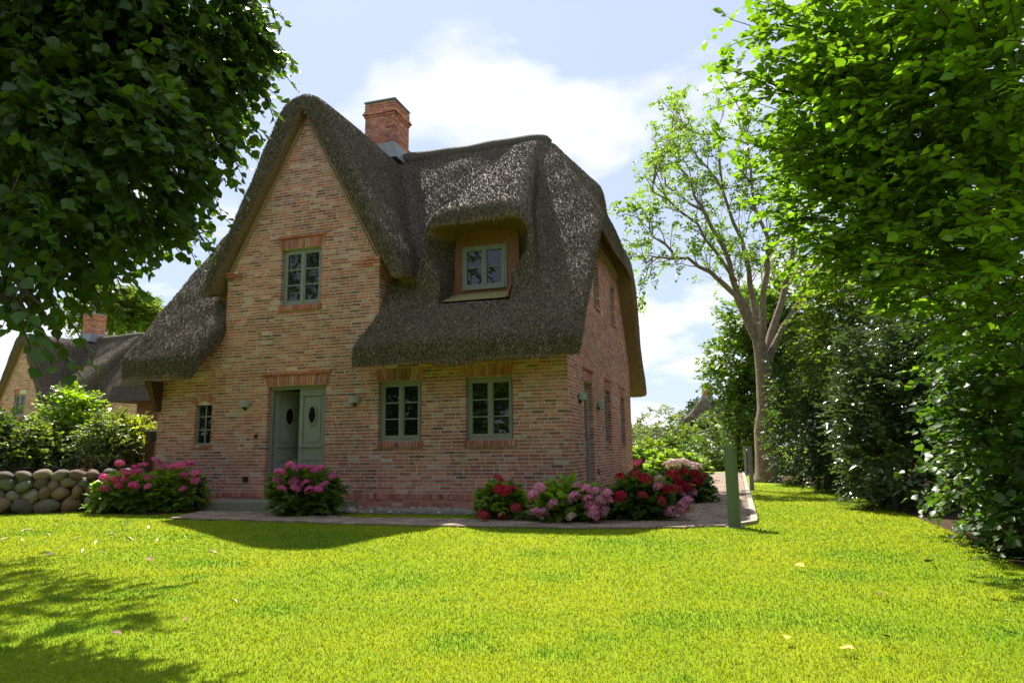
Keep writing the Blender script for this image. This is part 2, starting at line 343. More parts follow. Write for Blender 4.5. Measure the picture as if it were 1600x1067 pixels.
def brick_wall(mp, region, ztop, holes, core, lime, z_from=Z0, thick=.28):
    n = int((ztop-z_from)/COURSE)
    for k in range(n):
        z = z_from + k*COURSE; zc = z + COURSE/2
        iv = region(zc)
        for (a, b, h0, h1) in holes:
            if h0 < zc < h1: iv = cut(iv, a, b)
        for (s, t) in iv:
            if t-s < .03: continue
            core.hexa(cube8(mp, s+.006, t-.006, z, z+COURSE, .005, thick))
            x = s; first = True
            while x < t-.02:
                L = .108 if random.random() < .3 else .228
                if first: L = random.choice([.07, .108, .17, .228]); first = False
                e = min(x+L, t)
                if t-e < .05: e = t
                put_brick(mp, x, e, z+.009, z+COURSE-.008, lime); x = e + .016
def soldiers(mp, s0, s1, z0, z1, lime, splay=0.0, proud=0.0, w=.062, depth=.10, c=None):
    n = max(1, round((s1-s0)/(w+.009))); st = (s1-s0)/n; mid = (s0+s1)/2
    for i in range(n):
        a, b = s0+i*st+.0045, s0+(i+1)*st-.0045; k = splay*((a+b)/2-mid)/((s1-s0)/2)
        P = [mp(a, z0, -proud), mp(b, z0, -proud), mp(b, z0, depth), mp(a, z0, depth), mp(a+k, z1, -proud), mp(b+k, z1, -proud), mp(b+k, z1, depth), mp(a+k, z1, depth)]
        ALLB.append((P, brick_color(lime) if c is None else np.array(c)*random.uniform(.8, 1.2)))
fm = lambda s, z, d: (s, d, z)                       # front wall: outward -y
sm = lambda s, z, d: (-d, s, z)                      # right wall: outward +x
house = empty('thatched_house', tuple(HO), -HA)
tag(house, 'large red brick house with a thatched roof, steep front gable and open grey door', 'house')
WL, WD, XC = -9.45, 8.4, -5.80
def front_region(z):
    if z < 3.45: return [(WL, 0)]
    if z < 3.95: return [(-8.05, -3.62)]
    if z < 5.05: return [(-7.73, -3.93)]
    w = 1.93*(8.62-z)/3.57; return [(XC-w, XC+w)] if w > .05 else []
def side_region(z):
    if z > 6.25: return []
    y = max(0, (z-3.6)/1.25); return [(y, WD-y)]
zd1 = snap(2.52); zs = snap(1.27); zg0 = snap(4.24); zg1 = snap(5.52); zs0 = snap(1.2)
# windows of the front: (s0, s1, z0, z1)
FW = [(-3.90, -2.96, zs, zd1), (-2.02, -1.06, zs, zd1)]
GW = (-6.33, -5.33, zg0, zg1)
SWN = (-8.42, -7.98, snap(1.32), snap(2.16))
DOOR = (-6.54, -5.12, .20, zd1)
arch = .24
holes_f = [(a, b, z0, z1) for a, b, z0, z1 in FW+[GW]] + [(DOOR[0], DOOR[1], 0, zd1), (SWN[0], SWN[1], SWN[2], SWN[3])]
archz = [(a-.03, b+.03, z1, z1+arch) for a, b, z0, z1 in FW] + [(GW[0]-.06, GW[1]+.06, zg1, zg1+arch), (DOOR[0]-.06, DOOR[1]+.06, zd1, zd1+arch), (SWN[0]-.05, SWN[1]+.05, SWN[3], SWN[3]+.2)]
sillz = [(a-.04, b+.04, z0-.11, z0) for a, b, z0, z1 in FW+[GW]] + [(SWN[0]-.04, SWN[1]+.04, SWN[2]-.09, SWN[2])]
holes_f += [(a, b, snap(c), snap(d)) for a, b, c, d in archz+sillz]
SW = [(3.95, 4.75, zs0, zd1), (6.35, 7.1, zs0, zd1), (2.95, 3.62, snap(4.36), snap(5.46)), (5.25, 5.95, snap(4.36), snap(5.46))]
SDOOR = (1.48, 2.42, .2, zd1)
holes_s = list(SW) + [(SDOOR[0], SDOOR[1], 0, zd1)]
archs = [(a-.04, b+.04, z1, z1+arch) for a, b, z0, z1 in SW] + [(SDOOR[0]-.04, SDOOR[1]+.04, zd1, zd1+arch)]
sills = [(a-.03, b+.03, z0-.08, z0) for a, b, z0, z1 in SW]
holes_s += [(a, b, snap(c), snap(d)) for a, b, c, d in archs+sills]
core_f, core_s = MB(), MB()
brick_wall(fm, front_region, 8.6, holes_f, core_f, 1.0)
brick_wall(sm, side_region, 6.25, holes_s, core_s, .45)
for core, mp, h in ((core_f, fm, archz+sillz), (core_s, sm, archs+sills)):      # bedding behind arches and sills
    for a, b, c, d in h: core.hexa(cube8(mp, a+.003, b-.003, snap(c), snap(d), .014, .27))
# plinth: three courses, soldier course on top, standing a little proud
for mp, iv0, core, lime in ((fm, [(WL, 0)], core_f, .7), (sm, [(0, WD)], core_s, .4)):
    d = DOOR if mp is fm else SDOOR
    for (s, t) in cut(iv0, d[0], d[1]):
        core.hexa(cube8(mp, s+.006, t-.006, -.1, Z0, .004, .28))
        soldiers(mp, s, t, .195, Z0-.005, lime, proud=.015)
        for k in range(3):
            x = s
            while x < t-.02:
                e = min(x+(.108 if random.random() < .25 else .228), t); e = t if t-e < .05 else e
                put_brick(mp, x, e, k*.064+.003, k*.064+.058, .5, -.004); x = e+.011
RED = (.42, .14, .075)
for a, b, z0, z1 in archz[:2]: soldiers(fm, a, b, z0+.005, snap(z1)-.006, .9, splay=.10)
for a, b, z0, z1 in archz[2:4]:
    soldiers(fm, a, b, z0+.005, snap(z1)-.03, .8, splay=.04); soldiers(fm, a-.06, b+.06, snap(z1)-.028, snap(z1)+.012, 0, proud=.035, w=.21, c=RED)
a, b, z0, z1 = archz[4]
for i in range(9):                                    # small round-headed arch
    t0 = math.pi*(.18+.64*i/9); t1 = math.pi*(.18+.64*(i+.86)/9); cx = (a+b)/2; zc_ = z0-.14
    P = [fm(cx-r_*math.cos(t), zc_+r_*math.sin(t)*.95, d_) for d_ in (-.003, .1) for (r_, t) in ((.235, t0), (.235, t1), (.40, t1), (.40, t0))]
    ALLB.append((P, brick_color(.6)))
for a, b, z0, z1 in archs: soldiers(sm, a, b, z0+.005, snap(z1)-.03, .3, splay=.02); soldiers(sm, a-.04, b+.04, snap(z1)-.028, snap(z1)+.01, 0, proud=.03, w=.21, c=RED)
for a, b, z0, z1 in sillz: soldiers(fm, a, b, snap(z0)+.012, z1-.004, .7, proud=.035)
for a, b, z0, z1 in sills: soldiers(sm, a, b, snap(z0)+.012, z1-.004, .3, proud=.035)
for sgn, e0 in ((1, -3.93), (-1, -7.73)):             # corbel courses at the foot of the gable
    for k, (L_, pr) in enumerate(((.36, .02), (.5, .035), (.3, .05))):
        s0, s1 = (e0-L_, e0+.02) if sgn > 0 else (e0-.02, e0+L_); x = s0
        while x < s1-.03: put_brick(fm, x, min(x+.2, s1), 4.92+k*.0667, 4.92+k*.0667+.056, .6, -pr); x += .211
# brick cheeks beside the gable, back and left walls
for xx, sg in ((-3.93, 1), (-7.73, -1)):
    core_c = MB()
    cm = (lambda s, z, d, xx=xx, sg=sg: (xx-sg*d, s, z))
    brick_wall(cm, lambda z: [(0.0, 1.3)], 5.3, [], core_c, .6, z_from=snap(3.3), thick=.2); core_c.build('gable_cheek', M_mortar, house, cols=False)
# chimney
CHX0, CHX1, CHY0, CHY1, CHT = -6.52, -5.60, 3.75, 4.65, 10.86
core_ch = MB(); core_ch.box(CHX0+.012, CHX1-.012, CHY0+.012, CHY1-.012, 8.4, CHT-.02)
NB0 = len(ALLB)
def chim_ring(z, pr, n=1, soldier=False):
    x0, x1, y0, y1 = CHX0-pr, CHX1+pr, CHY0-pr, CHY1+pr
    for mp, s0, s1 in ((lambda s, zz, d: (s, y0+d, zz), x0, x1), (lambda s, zz, d: (x1-d, s, zz), y0, y1), (lambda s, zz, d: (s, y1-d, zz), x0, x1), (lambda s, zz, d: (x0+d, s, zz), y0, y1)):
        x = s0; x += 0
        first = random.choice([.108, .228, .17])
        while x < s1-.02:
            e = min(x+first, s1); first = .228 if random.random() < .75 else .108; e = s1 if s1-e < .05 else e
            put_brick(mp, x, e, z, z+.057, .15, 0, .14+pr); x = e+.011
zc = 9.35
while zc < CHT-.07:
    h_ = zc
    pr = 0.05 if 9.5 < h_ < 9.62 else 0.0
    if h_ > 10.40: pr = .025
    if h_ > 10.46: pr = .06
    if h_ > 10.53: pr = .03
    if h_ > 10.60: pr = .012
    chim_ring(zc, pr); zc += COURSE
core_f_o = core_f.build('front_wall', M_mortar, house, cols=False); core_s_o = core_s.build('side_wall', M_mortar, house, cols=False)
chim = core_ch.build('chimney', M_mortar, house, cols=False)
chb = MB()
for P, c in ALLB[NB0:]: chb.hexa(P, c)
chbo = chb.build('brickwork', M_brick, chim); tag(chbo, kind='stuff')
cap = MB(); cap.box(CHX0-.03, CHX1+.03, CHY0-.03, CHY1+.03, CHT-.01, CHT+.035); cap.build('chimney_cap', M_lead, chim, cols=False)
fl = MB(); fl.hexa([(CHX0-.22, CHY0-.3, 9.0), (CHX1+.22, CHY0-.3, 9.0), (CHX1+.22, CHY1+.3, 9.0), (CHX0-.22, CHY1+.3, 9.0), (CHX0-.03, CHY0-.03, 9.62), (CHX1+.03, CHY0-.03, 9.62), (CHX1+.03, CHY1+.03, 9.62), (CHX0-.03, CHY1+.03, 9.62)]); fl.build('chimney_flashing', M_lead, chim, cols=False)
# bricks: the 300 that show largest are objects of their own, the rest one mesh
WB = ALLB[:NB0]
def shown(P):
    P = np.array(P); c = P.mean(0); w = hw(*c); v = w-CP; depth = v@fwd
    f = P[[0, 1, 5, 4]]; n = np.cross(f[1]-f[0], f[3]-f[0]); area = np.linalg.norm(n); n = n/(area+1e-9)
    nw = HU*n[0]+HD*n[1]+np.array([0, 0, n[2]]); face = abs(nw@v)/np.linalg.norm(v)
    ok = (c[2] > .95) and not (c[2] > 2.66 and c[1] < .3 and (c[0] > -3.9 or c[0] < -7.8)) and c[1] < .2 or (c[0] > -.2 and c[1] > .2 and .95 < c[2] < 4.5 and c[1] < 5)
    return (area*face/depth**2) if ok else 0
sc_ = np.array([shown(P) for P, c in WB]); top = set(np.argsort(-sc_)[:300].tolist())
bw = MB()
for i, (P, c) in enumerate(WB):
    if i not in top: bw.hexa(P, c); continue
    P = np.array(P); cen = P.mean(0)
    me = make_mesh('brick', P-cen, [(3, 2, 1, 0), (4, 5, 6, 7), (0, 1, 5, 4), (1, 2, 6, 5), (2, 3, 7, 6), (3, 0, 4, 7)])
    o = obj('brick', me, M_brick1, core_f_o if cen[0] < -.11 or cen[1] < .0 else core_s_o); o.location = cen; o.color = (*np.clip(c, 0, 1), 1)
bwo = bw.build('brickwork', M_brick, house); tag(bwo, kind='stuff')
wb = MB(); wb.box(WL, WL+.28, .28, WD, -.1, 3.5); wb.box(WL, 0, WD-.28, WD, -.1, 3.5); wb.box(WL+.3, -.3, .3, WD-.3, .0, .18)
def wall_tex(N, L, tc, c):
    b = N.new('ShaderNodeTexBrick'); b.inputs['Scale'].default_value = 1; b.inputs['Brick Width'].default_value = .24; b.inputs['Row Height'].default_value = COURSE; b.inputs['Mortar Size'].default_value = .006
    b.inputs['Color1'].default_value = (.40, .16, .10, 1); b.inputs['Color2'].default_value = (.24, .11, .08, 1); b.inputs['Mortar'].default_value = (.44, .38, .30, 1)
    sp = N.new('ShaderNodeSeparateXYZ'); L.new(tc.outputs['Object'], sp.inputs[0]); ad = N.new('ShaderNodeMath'); L.new(sp.outputs[0], ad.inputs[0]); L.new(sp.outputs[1], ad.inputs[1])
    cb = N.new('ShaderNodeCombineXYZ'); L.new(ad.outputs[0], cb.inputs[0]); L.new(sp.outputs[2], cb.inputs[1]); L.new(cb.outputs[0], b.inputs[0]); return b.outputs[0]
M_btex = mat('brick_textured', rough=.85, bump=.3, bscale=60, spec=.15, extra=wall_tex)
wb.build('rear_wall', M_btex, house, cols=False)
wing = MB(); wing.box(-13.2, WL-.02, 3.0, 6.5, -.1, 2.75); wing_o = wing.build('wing_wall', M_btex, house, cols=False)
ws = MB(); ws.hexa([(-13.6, 2.35, 2.55), (WL-.03, 2.35, 2.55), (WL-.03, 6.9, 2.55), (-13.6, 6.9, 2.55), (-13.6, 2.5, 3.0), (WL-.03, 2.5, 3.0), (WL-.03, 6.9, 3.0), (-13.6, 6.9, 3.0)]); ws.build('wing_eave', M_thatch, house, cols=False)
br_ = MB(); br_.hexa([(-9.46, -.10, 2.05), (-9.37, -.10, 2.05), (-9.37, -.005, 2.05), (-9.46, -.005, 2.05), (-9.54, -.38, 2.72), (-9.34, -.38, 2.72), (-9.34, -.005, 2.72), (-9.54, -.005, 2.72)]); br_.build('eave_bracket', M_post, house, cols=False)
# --- windows and doors
def bar(mb, mp, s0, s1, z0, z1, d0, d1): mb.hexa(cube8(mp, s0, s1, z0, z1, d0, d1))
def window(mp, s0, s1, z0, z1, rows, parent, d=.09, sashes=2, name='window'):
    f = MB(); t = .05
    bar(f, mp, s0, s0+t, z0, z1, d, d+.09); bar(f, mp, s1-t, s1, z0, z1, d, d+.09); bar(f, mp, s0+t, s1-t, z1-t, z1, d, d+.09); bar(f, mp, s0+t, s1-t, z0, z0+t, d-.03, d+.09)
    wn = f.build(name, M_paint, parent, cols=False)
    n = sashes; gap = .006; w = (s1-s0-2*t)/n; sf = .055
    for i in range(n):
        a, b = s0+t+i*w+gap/2, s0+t+(i+1)*w-gap/2; q0, q1 = z0+t+.004, z1-t-.004; m = MB()
        bar(m, mp, a, a+sf, q0, q1, d-.012, d+.05); bar(m, mp, b-sf, b, q0, q1, d-.012, d+.05); bar(m, mp, a+sf, b-sf, q1-sf, q1, d-.012, d+.05); bar(m, mp, a+sf, b-sf, q0, q0+sf+.01, d-.012, d+.05)
        ph = (q1-q0-2*sf-.01)/rows
        for r in range(1, rows): zz = q0+sf+.01+r*ph; bar(m, mp, a+sf, b-sf, zz-.012, zz+.012, d, d+.045)
        if i < n-1: bar(m, mp, b-.012, b+.03, q0, q1, d-.026, d-.0125)
        m.build('sash', M_paint, wn, cols=False)
        for r in range(rows):
            za, zb = q0+sf+.01+r*ph+(.012 if r else 0), q0+sf+.01+(r+1)*ph-(.012 if r < rows-1 else 0); k = random.uniform(-.004, .004); k2 = random.uniform(-.003, .003)
            V = [mp(a+sf, za, d+.022+k), mp(b-sf, za, d+.022-k), mp(b-sf, zb, d+.022-k+k2), mp(a+sf, zb, d+.022+k+k2)]; V += [mp(a+sf, za, d+.03), mp(b-sf, za, d+.03), mp(b-sf, zb, d+.03), mp(a+sf, zb, d+.03)]
            g = MB(); g.hexa(V); g.build('pane', M_glass, wn, cols=False)
    return wn
for a, b, z0, z1 in FW: window(fm, a, b, z0, z1, 3, house)
window(fm, *GW, 3, house)
for a, b, z0, z1 in SW: window(sm, a, b, z0, z1, 3, house, sashes=1)
# small round-headed window
def small_window():
    s0, s1, z0, z1 = SWN; f = MB(); bar(f, fm, s0, s0+.04, z0, z1, .08, .15); bar(f, fm, s1-.04, s1, z0, z1, .08, .15); bar(f, fm, s0+.04, s1-.04, z0, z0+.04, .08, .15)
    m = (s0+s1)/2; bar(f, fm, m-.012, m+.012, z0+.04, z1+.05, .085, .13)
    for k in (1, 2): zz = z0+.04+k*(z1-z0)/3; bar(f, fm, s0+.04, s1-.04, zz-.012, zz+.012, .087, .128)
    n = 8
    for i in range(n):
        t0, t1 = math.pi*i/n, math.pi*(i+1)/n; ra, rb = .22, .18; zc_ = z1-.05
        P = [fm(m-r_*math.cos(t), zc_+r_*.62*math.sin(t), d_) for d_ in (.08, .15) for (r_, t) in ((rb, t0), (rb, t1), (ra, t1), (ra, t0))]; f.hexa(P)
    w = f.build('window', M_paint, house, cols=False)
    g = MB()
    for i in range(2): bar(g, fm, (s0+.04, m+.012)[i], (m-.012, s1-.04)[i], z0+.04, z1+.045, .105, .112)
    g.build('pane', M_glass, w, cols=False)
small_window()
def door_leaf(mp, s0, s1, z0, z1, d, parent, oval=True):
    m = MB(); st = .09
    bar(m, mp, s0, s0+st, z0, z1, d, d+.05); bar(m, mp, s1-st, s1, z0, z1, d, d+.05)
    lv = [z0, z0+.14, z0+.72, z0+.80, z0+.98, z0+1.05, z1-.13, z1]
    for a, b in ((0, 1), (2, 3), (4, 5), (6, 7)): bar(m, mp, s0+st, s1-st, lv[a], lv[b], d, d+.05)
    bar(m, mp, s0+st, s1-st, lv[1], lv[2], d+.02, d+.04); bar(m, mp, s0+st, s1-st, lv[3], lv[4], d+.012, d+.04)
    bar(m, mp, s0+st, s1-st, lv[5], lv[6], d+.02, d+.04); bar(m, mp, s0+st+.04, s1-st-.04, lv[5]+.05, lv[6]-.05, d+.008, d+.0195)
    bar(m, mp, s0+st-.03, s1-st+.03, z0+.985, z0+1.03, d-.025, d-.0005); bar(m, mp, s0+st-.03, s1-st+.03, z1-.14, z1-.10, d-.02, d-.0005)
    c = (s0+s1)/2; zc_ = z1-.55; hw_ = (s1-s0)/2-st-.06
    lf = m.build('door_leaf', M_paint, parent, cols=False)
    if oval:
        rg = MB(); n = 20
        for i in range(n):
            t0, t1 = 2*math.pi*i/n, 2*math.pi*(i+1)/n
            P = [mp(c+r_*.72*math.cos(t), zc_+r_*1.5*math.sin(t), dd) for dd in (d-.02, d+.012) for (r_, t) in ((.115, t0), (.115, t1), (.15, t1), (.15, t0))]; rg.hexa(P)
        rg.build('oval_frame', M_paint, lf, cols=False)
        gl = MB(); gl.add([mp(c+.118*.72*math.cos(2*math.pi*i/n), zc_+.118*1.5*math.sin(2*math.pi*i/n), d-.004) for i in range(n)], [tuple(range(n))]); gl.build('pane', M_glass, lf, cols=False)
    return lf
def front_door():
    s0, s1, z0, z1 = DOOR; f = MB(); t = .07
    bar(f, fm, s0, s0+t, z0, z1, .10, .24); bar(f, fm, s1-t, s1, z0, z1, .10, .24); bar(f, fm, s0+t, s1-t, z1-t, z1, .10, .24); bar(f, fm, s0+t, s1-t, z0, z0+.03, .06, .24)
    dr = f.build('front_door', M_paint, house, cols=False); m = (s0+s1)/2
    door_leaf(fm, m+.005, s1-t, z0+.03, z1-t, .12, dr)
    L_ = m-s0-t-.01; an = R(58); px, py = s0+t+.01, .17
    om = lambda s, z, d: (px+(s*math.cos(an)-d*math.sin(an)), py+(s*math.sin(an)+d*math.cos(an)), z)   # left leaf swung into the hall
    lf = door_leaf(om, 0.0, L_, z0+.03, z1-t, 0.0, dr); lf['label'] = 'left leaf standing open into the dark hall'
    h = MB(); h.tube([fm(m+.06, 1.25, .12), fm(m+.06, 1.25, .06), fm(m+.17, 1.25, .06)], .011, 6); h.build('door_handle', M_lamp, dr, cols=False)
front_door()
def side_door():
    s0, s1, z0, z1 = SDOOR; f = MB(); t = .07
    bar(f, sm, s0, s0+t, z0, z1, .12, .24); bar(f, sm, s1-t, s1, z0, z1, .12, .24); bar(f, sm, s0+t, s1-t, z1-t, z1, .12, .24)
    dr = f.build('side_door', M_paint, house, cols=False); lf = door_leaf(sm, s0+t, s1-t, z0, z1-t, .14, dr, oval=False)
    h = MB(); h.tube([sm(s1-.14, 1.3, .14), sm(s1-.14, 1.3, .07), sm(s1-.26, 1.3, .07)], .011, 6); h.build('door_handle', M_black, dr, cols=False)
    g = MB(); bar(g, sm, s0+.2, s1-.2, 1.35, 2.25, .130, .1395); g.build('pane', M_glass, dr, cols=False)
side_door()
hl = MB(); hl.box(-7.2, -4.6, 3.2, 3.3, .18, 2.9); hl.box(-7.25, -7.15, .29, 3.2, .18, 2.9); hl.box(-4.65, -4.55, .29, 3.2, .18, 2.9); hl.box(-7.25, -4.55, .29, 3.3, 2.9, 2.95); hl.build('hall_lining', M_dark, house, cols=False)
# wall lamps, intercom, socket
def wall_lamp(mp, s, z):
    m = MB(); n = 10; r = .125; P = []
    for zz in (z-.065, z+.065):
        for i in range(n+1): t = math.pi*i/n; P.append(mp(s-r*math.cos(t), zz, -.02-r*math.sin(t)))
    F = [(i, i+1, n+2+i, n+1+i) for i in range(n)] + [tuple(range(n+1)), tuple(range(2*n+1, n, -1)), (0, n, 2*n+1, n+1)]; m.add(P, F); bar(m, mp, s-.06, s+.06, z-.05, z+.05, -.02, .004)
    o = m.build('wall_lamp', M_lamp, house, cols=False); k = MB(); bar(k, mp, s-.025, s+.025, z-.13, z-.07, -.04, .003); k.build('block_below_lamp', M_black, o, cols=False)  # plus a small black block on the wall just below
wall_lamp(fm, -7.10, 2.15); wall_lamp(fm, -4.43, 2.15); wall_lamp(sm, 1.0, 2.13); wall_lamp(sm, 3.0, 2.10)
ic = MB(); bar(ic, fm, -6.83, -6.76, 1.42, 1.50, -.02, .003); ic.build('doorbell', M_black, house, cols=False)
sk = MB(); bar(sk, fm, -7.06, -6.95, .52, .62, -.035, .003); sk.build('power_socket', M_black, house, cols=False)
vg = MB(); bar(vg, sm, 2.72, 2.86, .55, .67, -.025, .003); vg.build('vent_cover', M_post, house, cols=False)
# --- thatch as one smooth solid, from a distance field
def roof_mesh():
    h = .065; org = np.array([-10.5, -1.1, 2.3]); n = (176, 164, 112)
    X, Y, Z = np.meshgrid(*[org[i]+h*np.arange(n[i]) for i in range(3)], indexing='ij')
    wob = .020*np.sin(1.9*X+.6*Z)*np.cos(1.6*Y+.8) + .014*np.sin(4.3*X+1.1)*np.sin(3.7*Z+2.2*Y)
    k = math.hypot(1, 1.25); kh = math.hypot(1, 1.7)
    ft = (Z-4.04-1.25*Y)/k; bt = (Z-4.04-1.25*(8.4-Y))/k
    hr = (Z-6.28-1.7*(.45-X))/kh; hl_ = (Z-7.1-1.7*(X+9.95))/kh
    xr = X-.43-.03*np.sin(Z*1.3); xl = -9.93-X; yf = -(Y+.69+.10*(Z-2.9)*.3); yb = Y-9.09
    o = smax(ft, bt, .30); o = smax(o, hr, .32); o = smax(o, hl_, .32); o = smax(o, xr, .08); o = smax(o, xl, .07); o = smax(o, yf, .05); o = smax(o, yb, .1)
    o = smax(o, -(Z-2.67), .03)
    ift = (Z-3.50-1.25*Y)/k; ibt = (Z-3.50-1.25*(8.4-Y))/k; ihr = (Z-5.72-1.7*(.45-X))/kh; ihl = (Z-6.5-1.7*(X+9.95))/kh
    iv = np.maximum(np.maximum(ift, ibt), np.maximum(ihr, ihl))
    main = smax(o, -iv, .05)
    # gap for the front gable
    cl = -7.70-.24*np.clip((3.95-Z)/1.25, 0, 1); cr = -3.95-.30*np.clip((4.0-Z)/1.3, 0, 1)
    gap = np.maximum(np.maximum(cl-X, X-cr), Y-.06)
    main = smax(main, -gap, .16)
    # gable roof: rounded steep arch
    zt = [4.2, 4.85, 5.25, 5.88, 6.57, 7.35, 7.98, 8.30, 8.56, 8.75, 8.88, 8.95, 8.98]; wt = [2.62, 2.46, 2.30, 1.93, 1.55, 1.17, .88, .75, .62, .48, .32, .16, 0]
    dx = np.abs(X+5.78); w = np.interp(Z, zt, wt); g = np.where(Z < 8.98, (dx-w)*.86, np.hypot(dx*.5, Z-8.98))
    g = smax(g, -(Y+.27), .12); g = smax(g, Y-4.6, .1); g = smax(g, 4.66-Z-.25*np.clip(.3-Y, 0, 1), .12)
    gin = (dx-1.95*(8.64-Z)/3.56)*.86
    g = smax(g, -gin, .04)
    gin_main = np.maximum(np.maximum(gin, -(Y-.0)), 0.62+0*Z-Y*0-1e9)
    u = smin(main, g, .22)
    # eyebrow dormer
    xc = -1.87; dd = np.abs(X-xc)
    ht = (Z-(6.06+.80*(Y-.14)-.24*np.clip(dd/1.1, 0, 1.4)**3))/math.hypot(1, .80)
    sd = dd-(1.20+.10*np.clip((5.4-Z), -1, 1.2)) + .19*(Y-.2)
    dm = smax(ht, sd*.97, .30); dm = smax(dm, .10-Y+.12*dd*dd*.4, .14); dm = smax(dm, Y-4.0, .2); dm = np.maximum(dm, -iv)
    u = smin(u, dm, .26)
    ow = .76+.34*np.clip((1.02-Y)/.85, 0, 1.2)*np.clip((Z-4.55)/.5, 0, 1)
    ov = smax(smax(dd-ow, Z-(5.68+.10*np.clip(Y-.2, 0, 1)), .30), Y-1.08, .03); ov = smax(ov, (3.98+.30*(Y-.1))-Z, .02)
    u = smax(u, -ov, .05)
    # small hood on the half-hip
    dy = np.abs(Y-4.2); eb = (Z-(7.62-1.12*(X-.05)-.55*np.clip(dy/(.30+.55*np.clip((X+1.3)/1.2, 0, 1)), 0, 2)**2.4))/1.5; eb = smax(eb, X-.08, .12); eb = smax(eb, Z-9.0, .2); eb = smax(eb, -1.25-X, .2); eb = smax(eb, dy-1.05, .2); eb = np.maximum(eb, -iv)
    u = smin(u, eb, .16)
    hv = smax(np.maximum(dy-.62, -.32-X), Z-(7.22-.5*(dy/.62)**2), .05); hv = np.maximum(hv, -(Z-6.62)-1.7*(X+.3)*0)
    u = smax(u, -hv, .05)
    u = u + wob
    V, Q = surface_nets(u, org, h)
    return V, Q
RV, RQ = roof_mesh()
roof = obj('roof', make_mesh('thatch_roof', RV, RQ, smooth=True), M_thatch, house)
def stubble(V, Q, n, name='reed_stubble'):
    A, B, C_, D_ = (V[Q[:, i]] for i in range(4)); N_ = np.cross(C_-A, D_-B); ar = np.linalg.norm(N_, axis=1); N_ = N_/(ar[:, None]+1e-9); cen = (A+B+C_+D_)/4
    w = ar*(N_[:, 2] > -.25)*np.where(cen[:, 1] < 5.0, 1.0, .12); pick = rng.choice(len(Q), n, p=w/w.sum())
    a, b = rng.random(n)[:, None], rng.random(n)[:, None]
    P = (A[pick]*(1-a)+B[pick]*a)*(1-b)+(D_[pick]*(1-a)+C_[pick]*a)*b; nn = N_[pick]
    dn = np.array([0, 0, -1.0]) - nn*(-nn[:, 2:3]); dn += rng.normal(0, .16, dn.shape); dn = dn - nn*(dn*nn).sum(1)[:, None]; dn /= np.linalg.norm(dn, axis=1)[:, None]+1e-6
    dirv = dn + nn*rng.uniform(.04, .32, n)[:, None]; dirv /= np.linalg.norm(dirv, axis=1)[:, None]
    sd = np.cross(dirv, nn); sd /= np.linalg.norm(sd, axis=1)[:, None]+1e-9
    Ln = rng.uniform(.05, .12, n)[:, None]; wd = rng.uniform(.003, .0065, n)[:, None]
    p0 = P - nn*.006
    Vt = np.stack([p0-sd*wd, p0+sd*wd, p0+dirv*Ln+sd*wd*.7, p0+dirv*Ln-sd*wd*.7], 1).reshape(-1, 3)
    g = rng.choice([.04, .07, .11, .155, .215], n, p=[.26, .28, .24, .15, .07])*rng.uniform(.8, 1.2, n)
    c = np.repeat(np.stack([g*1.42, g*1.14, g*.98], 1), 4, 0)
    # cut butt ends: small facets that look outwards and down the slope
    m = int(n*.42); q = slice(0, m); bn = nn[q]*.55+dn[q]*.8; bn /= np.linalg.norm(bn, axis=1)[:, None]; sx = np.cross(bn, nn[q]); sx /= np.linalg.norm(sx, axis=1)[:, None]+1e-9; ty = np.cross(bn, sx)
    a_ = rng.uniform(.006, .013, m)[:, None]; b_ = rng.uniform(.008, .018, m)[:, None]; pc = P[q]+nn[q]*.010
    Vt[:4*m] = np.stack([pc-sx*a_-ty*b_, pc+sx*a_-ty*b_, pc+sx*a_+ty*b_, pc-sx*a_+ty*b_], 1).reshape(-1, 3); c[:4*m] *= 1.05
    return make_mesh(name, Vt, np.arange(4*n).reshape(n, 4), c)
st = obj('reed_stubble', stubble(RV, RQ, 280000), M_reed, roof); tag(st, kind='stuff')
def ridge_roll(name, P, r):
    m = MB(); m.tube(P, r, 14); return m.build(name, M_ridge, roof, smooth=True, cols=False)
def rr(p0, p1, n, r):
    p0, p1 = np.array(p0), np.array(p1); P, q = [], []
    for i in range(n+1):
        t = i/n; P.append(p0+(p1-p0)*t+np.array([0, 0, .02*math.sin(9*t+1)])); q.append(r*min(1, math.sqrt(max(.02, 1-(abs(t-.5)*2)**14)))*(1+.05*math.sin(23*t)))
    return P, q
ridge_roll('ridge_cap', *rr((-5.7, 4.2, 9.17), (-1.22, 4.2, 9.14), 40, .21))
ridge_roll('ridge_cap', *rr((-5.78, .75, 8.84), (-5.78, 4.0, 8.92), 24, .19))
# trim strips under the gable verge and the half-hip eave
tm = MB()
for sgn in (-1, 1):
    for off, pr, w_ in ((0, .03, .024), (.055, .045, .022)):
        a = np.array((-5.8+sgn*(1.90-off*1.1), 0, 5.06)); b = np.array((-5.8+sgn*.10, 0, 8.38-off*1.6))
        d_ = (b-a)/np.linalg.norm(b-a); nrm = np.array([-d_[2], 0, d_[0]])*w_/2
        tm.hexa([a-nrm+(0, -pr, 0), b-nrm+(0, -pr, 0), b-nrm+(0, -.002, 0), a-nrm+(0, -.002, 0), a+nrm+(0, -pr, 0), b+nrm+(0, -pr, 0), b+nrm+(0, -.002, 0), a+nrm+(0, -.002, 0)])
tm.build('verge_trim', M_trimw, house, cols=False)
tm = MB(); tm.box(.003, .05, 1.9, 6.5, 5.80, 5.84); tm.box(.003, .09, 1.9, 6.5, 5.87, 5.92); tm.build('eave_trim', M_trimw, house, cols=False)
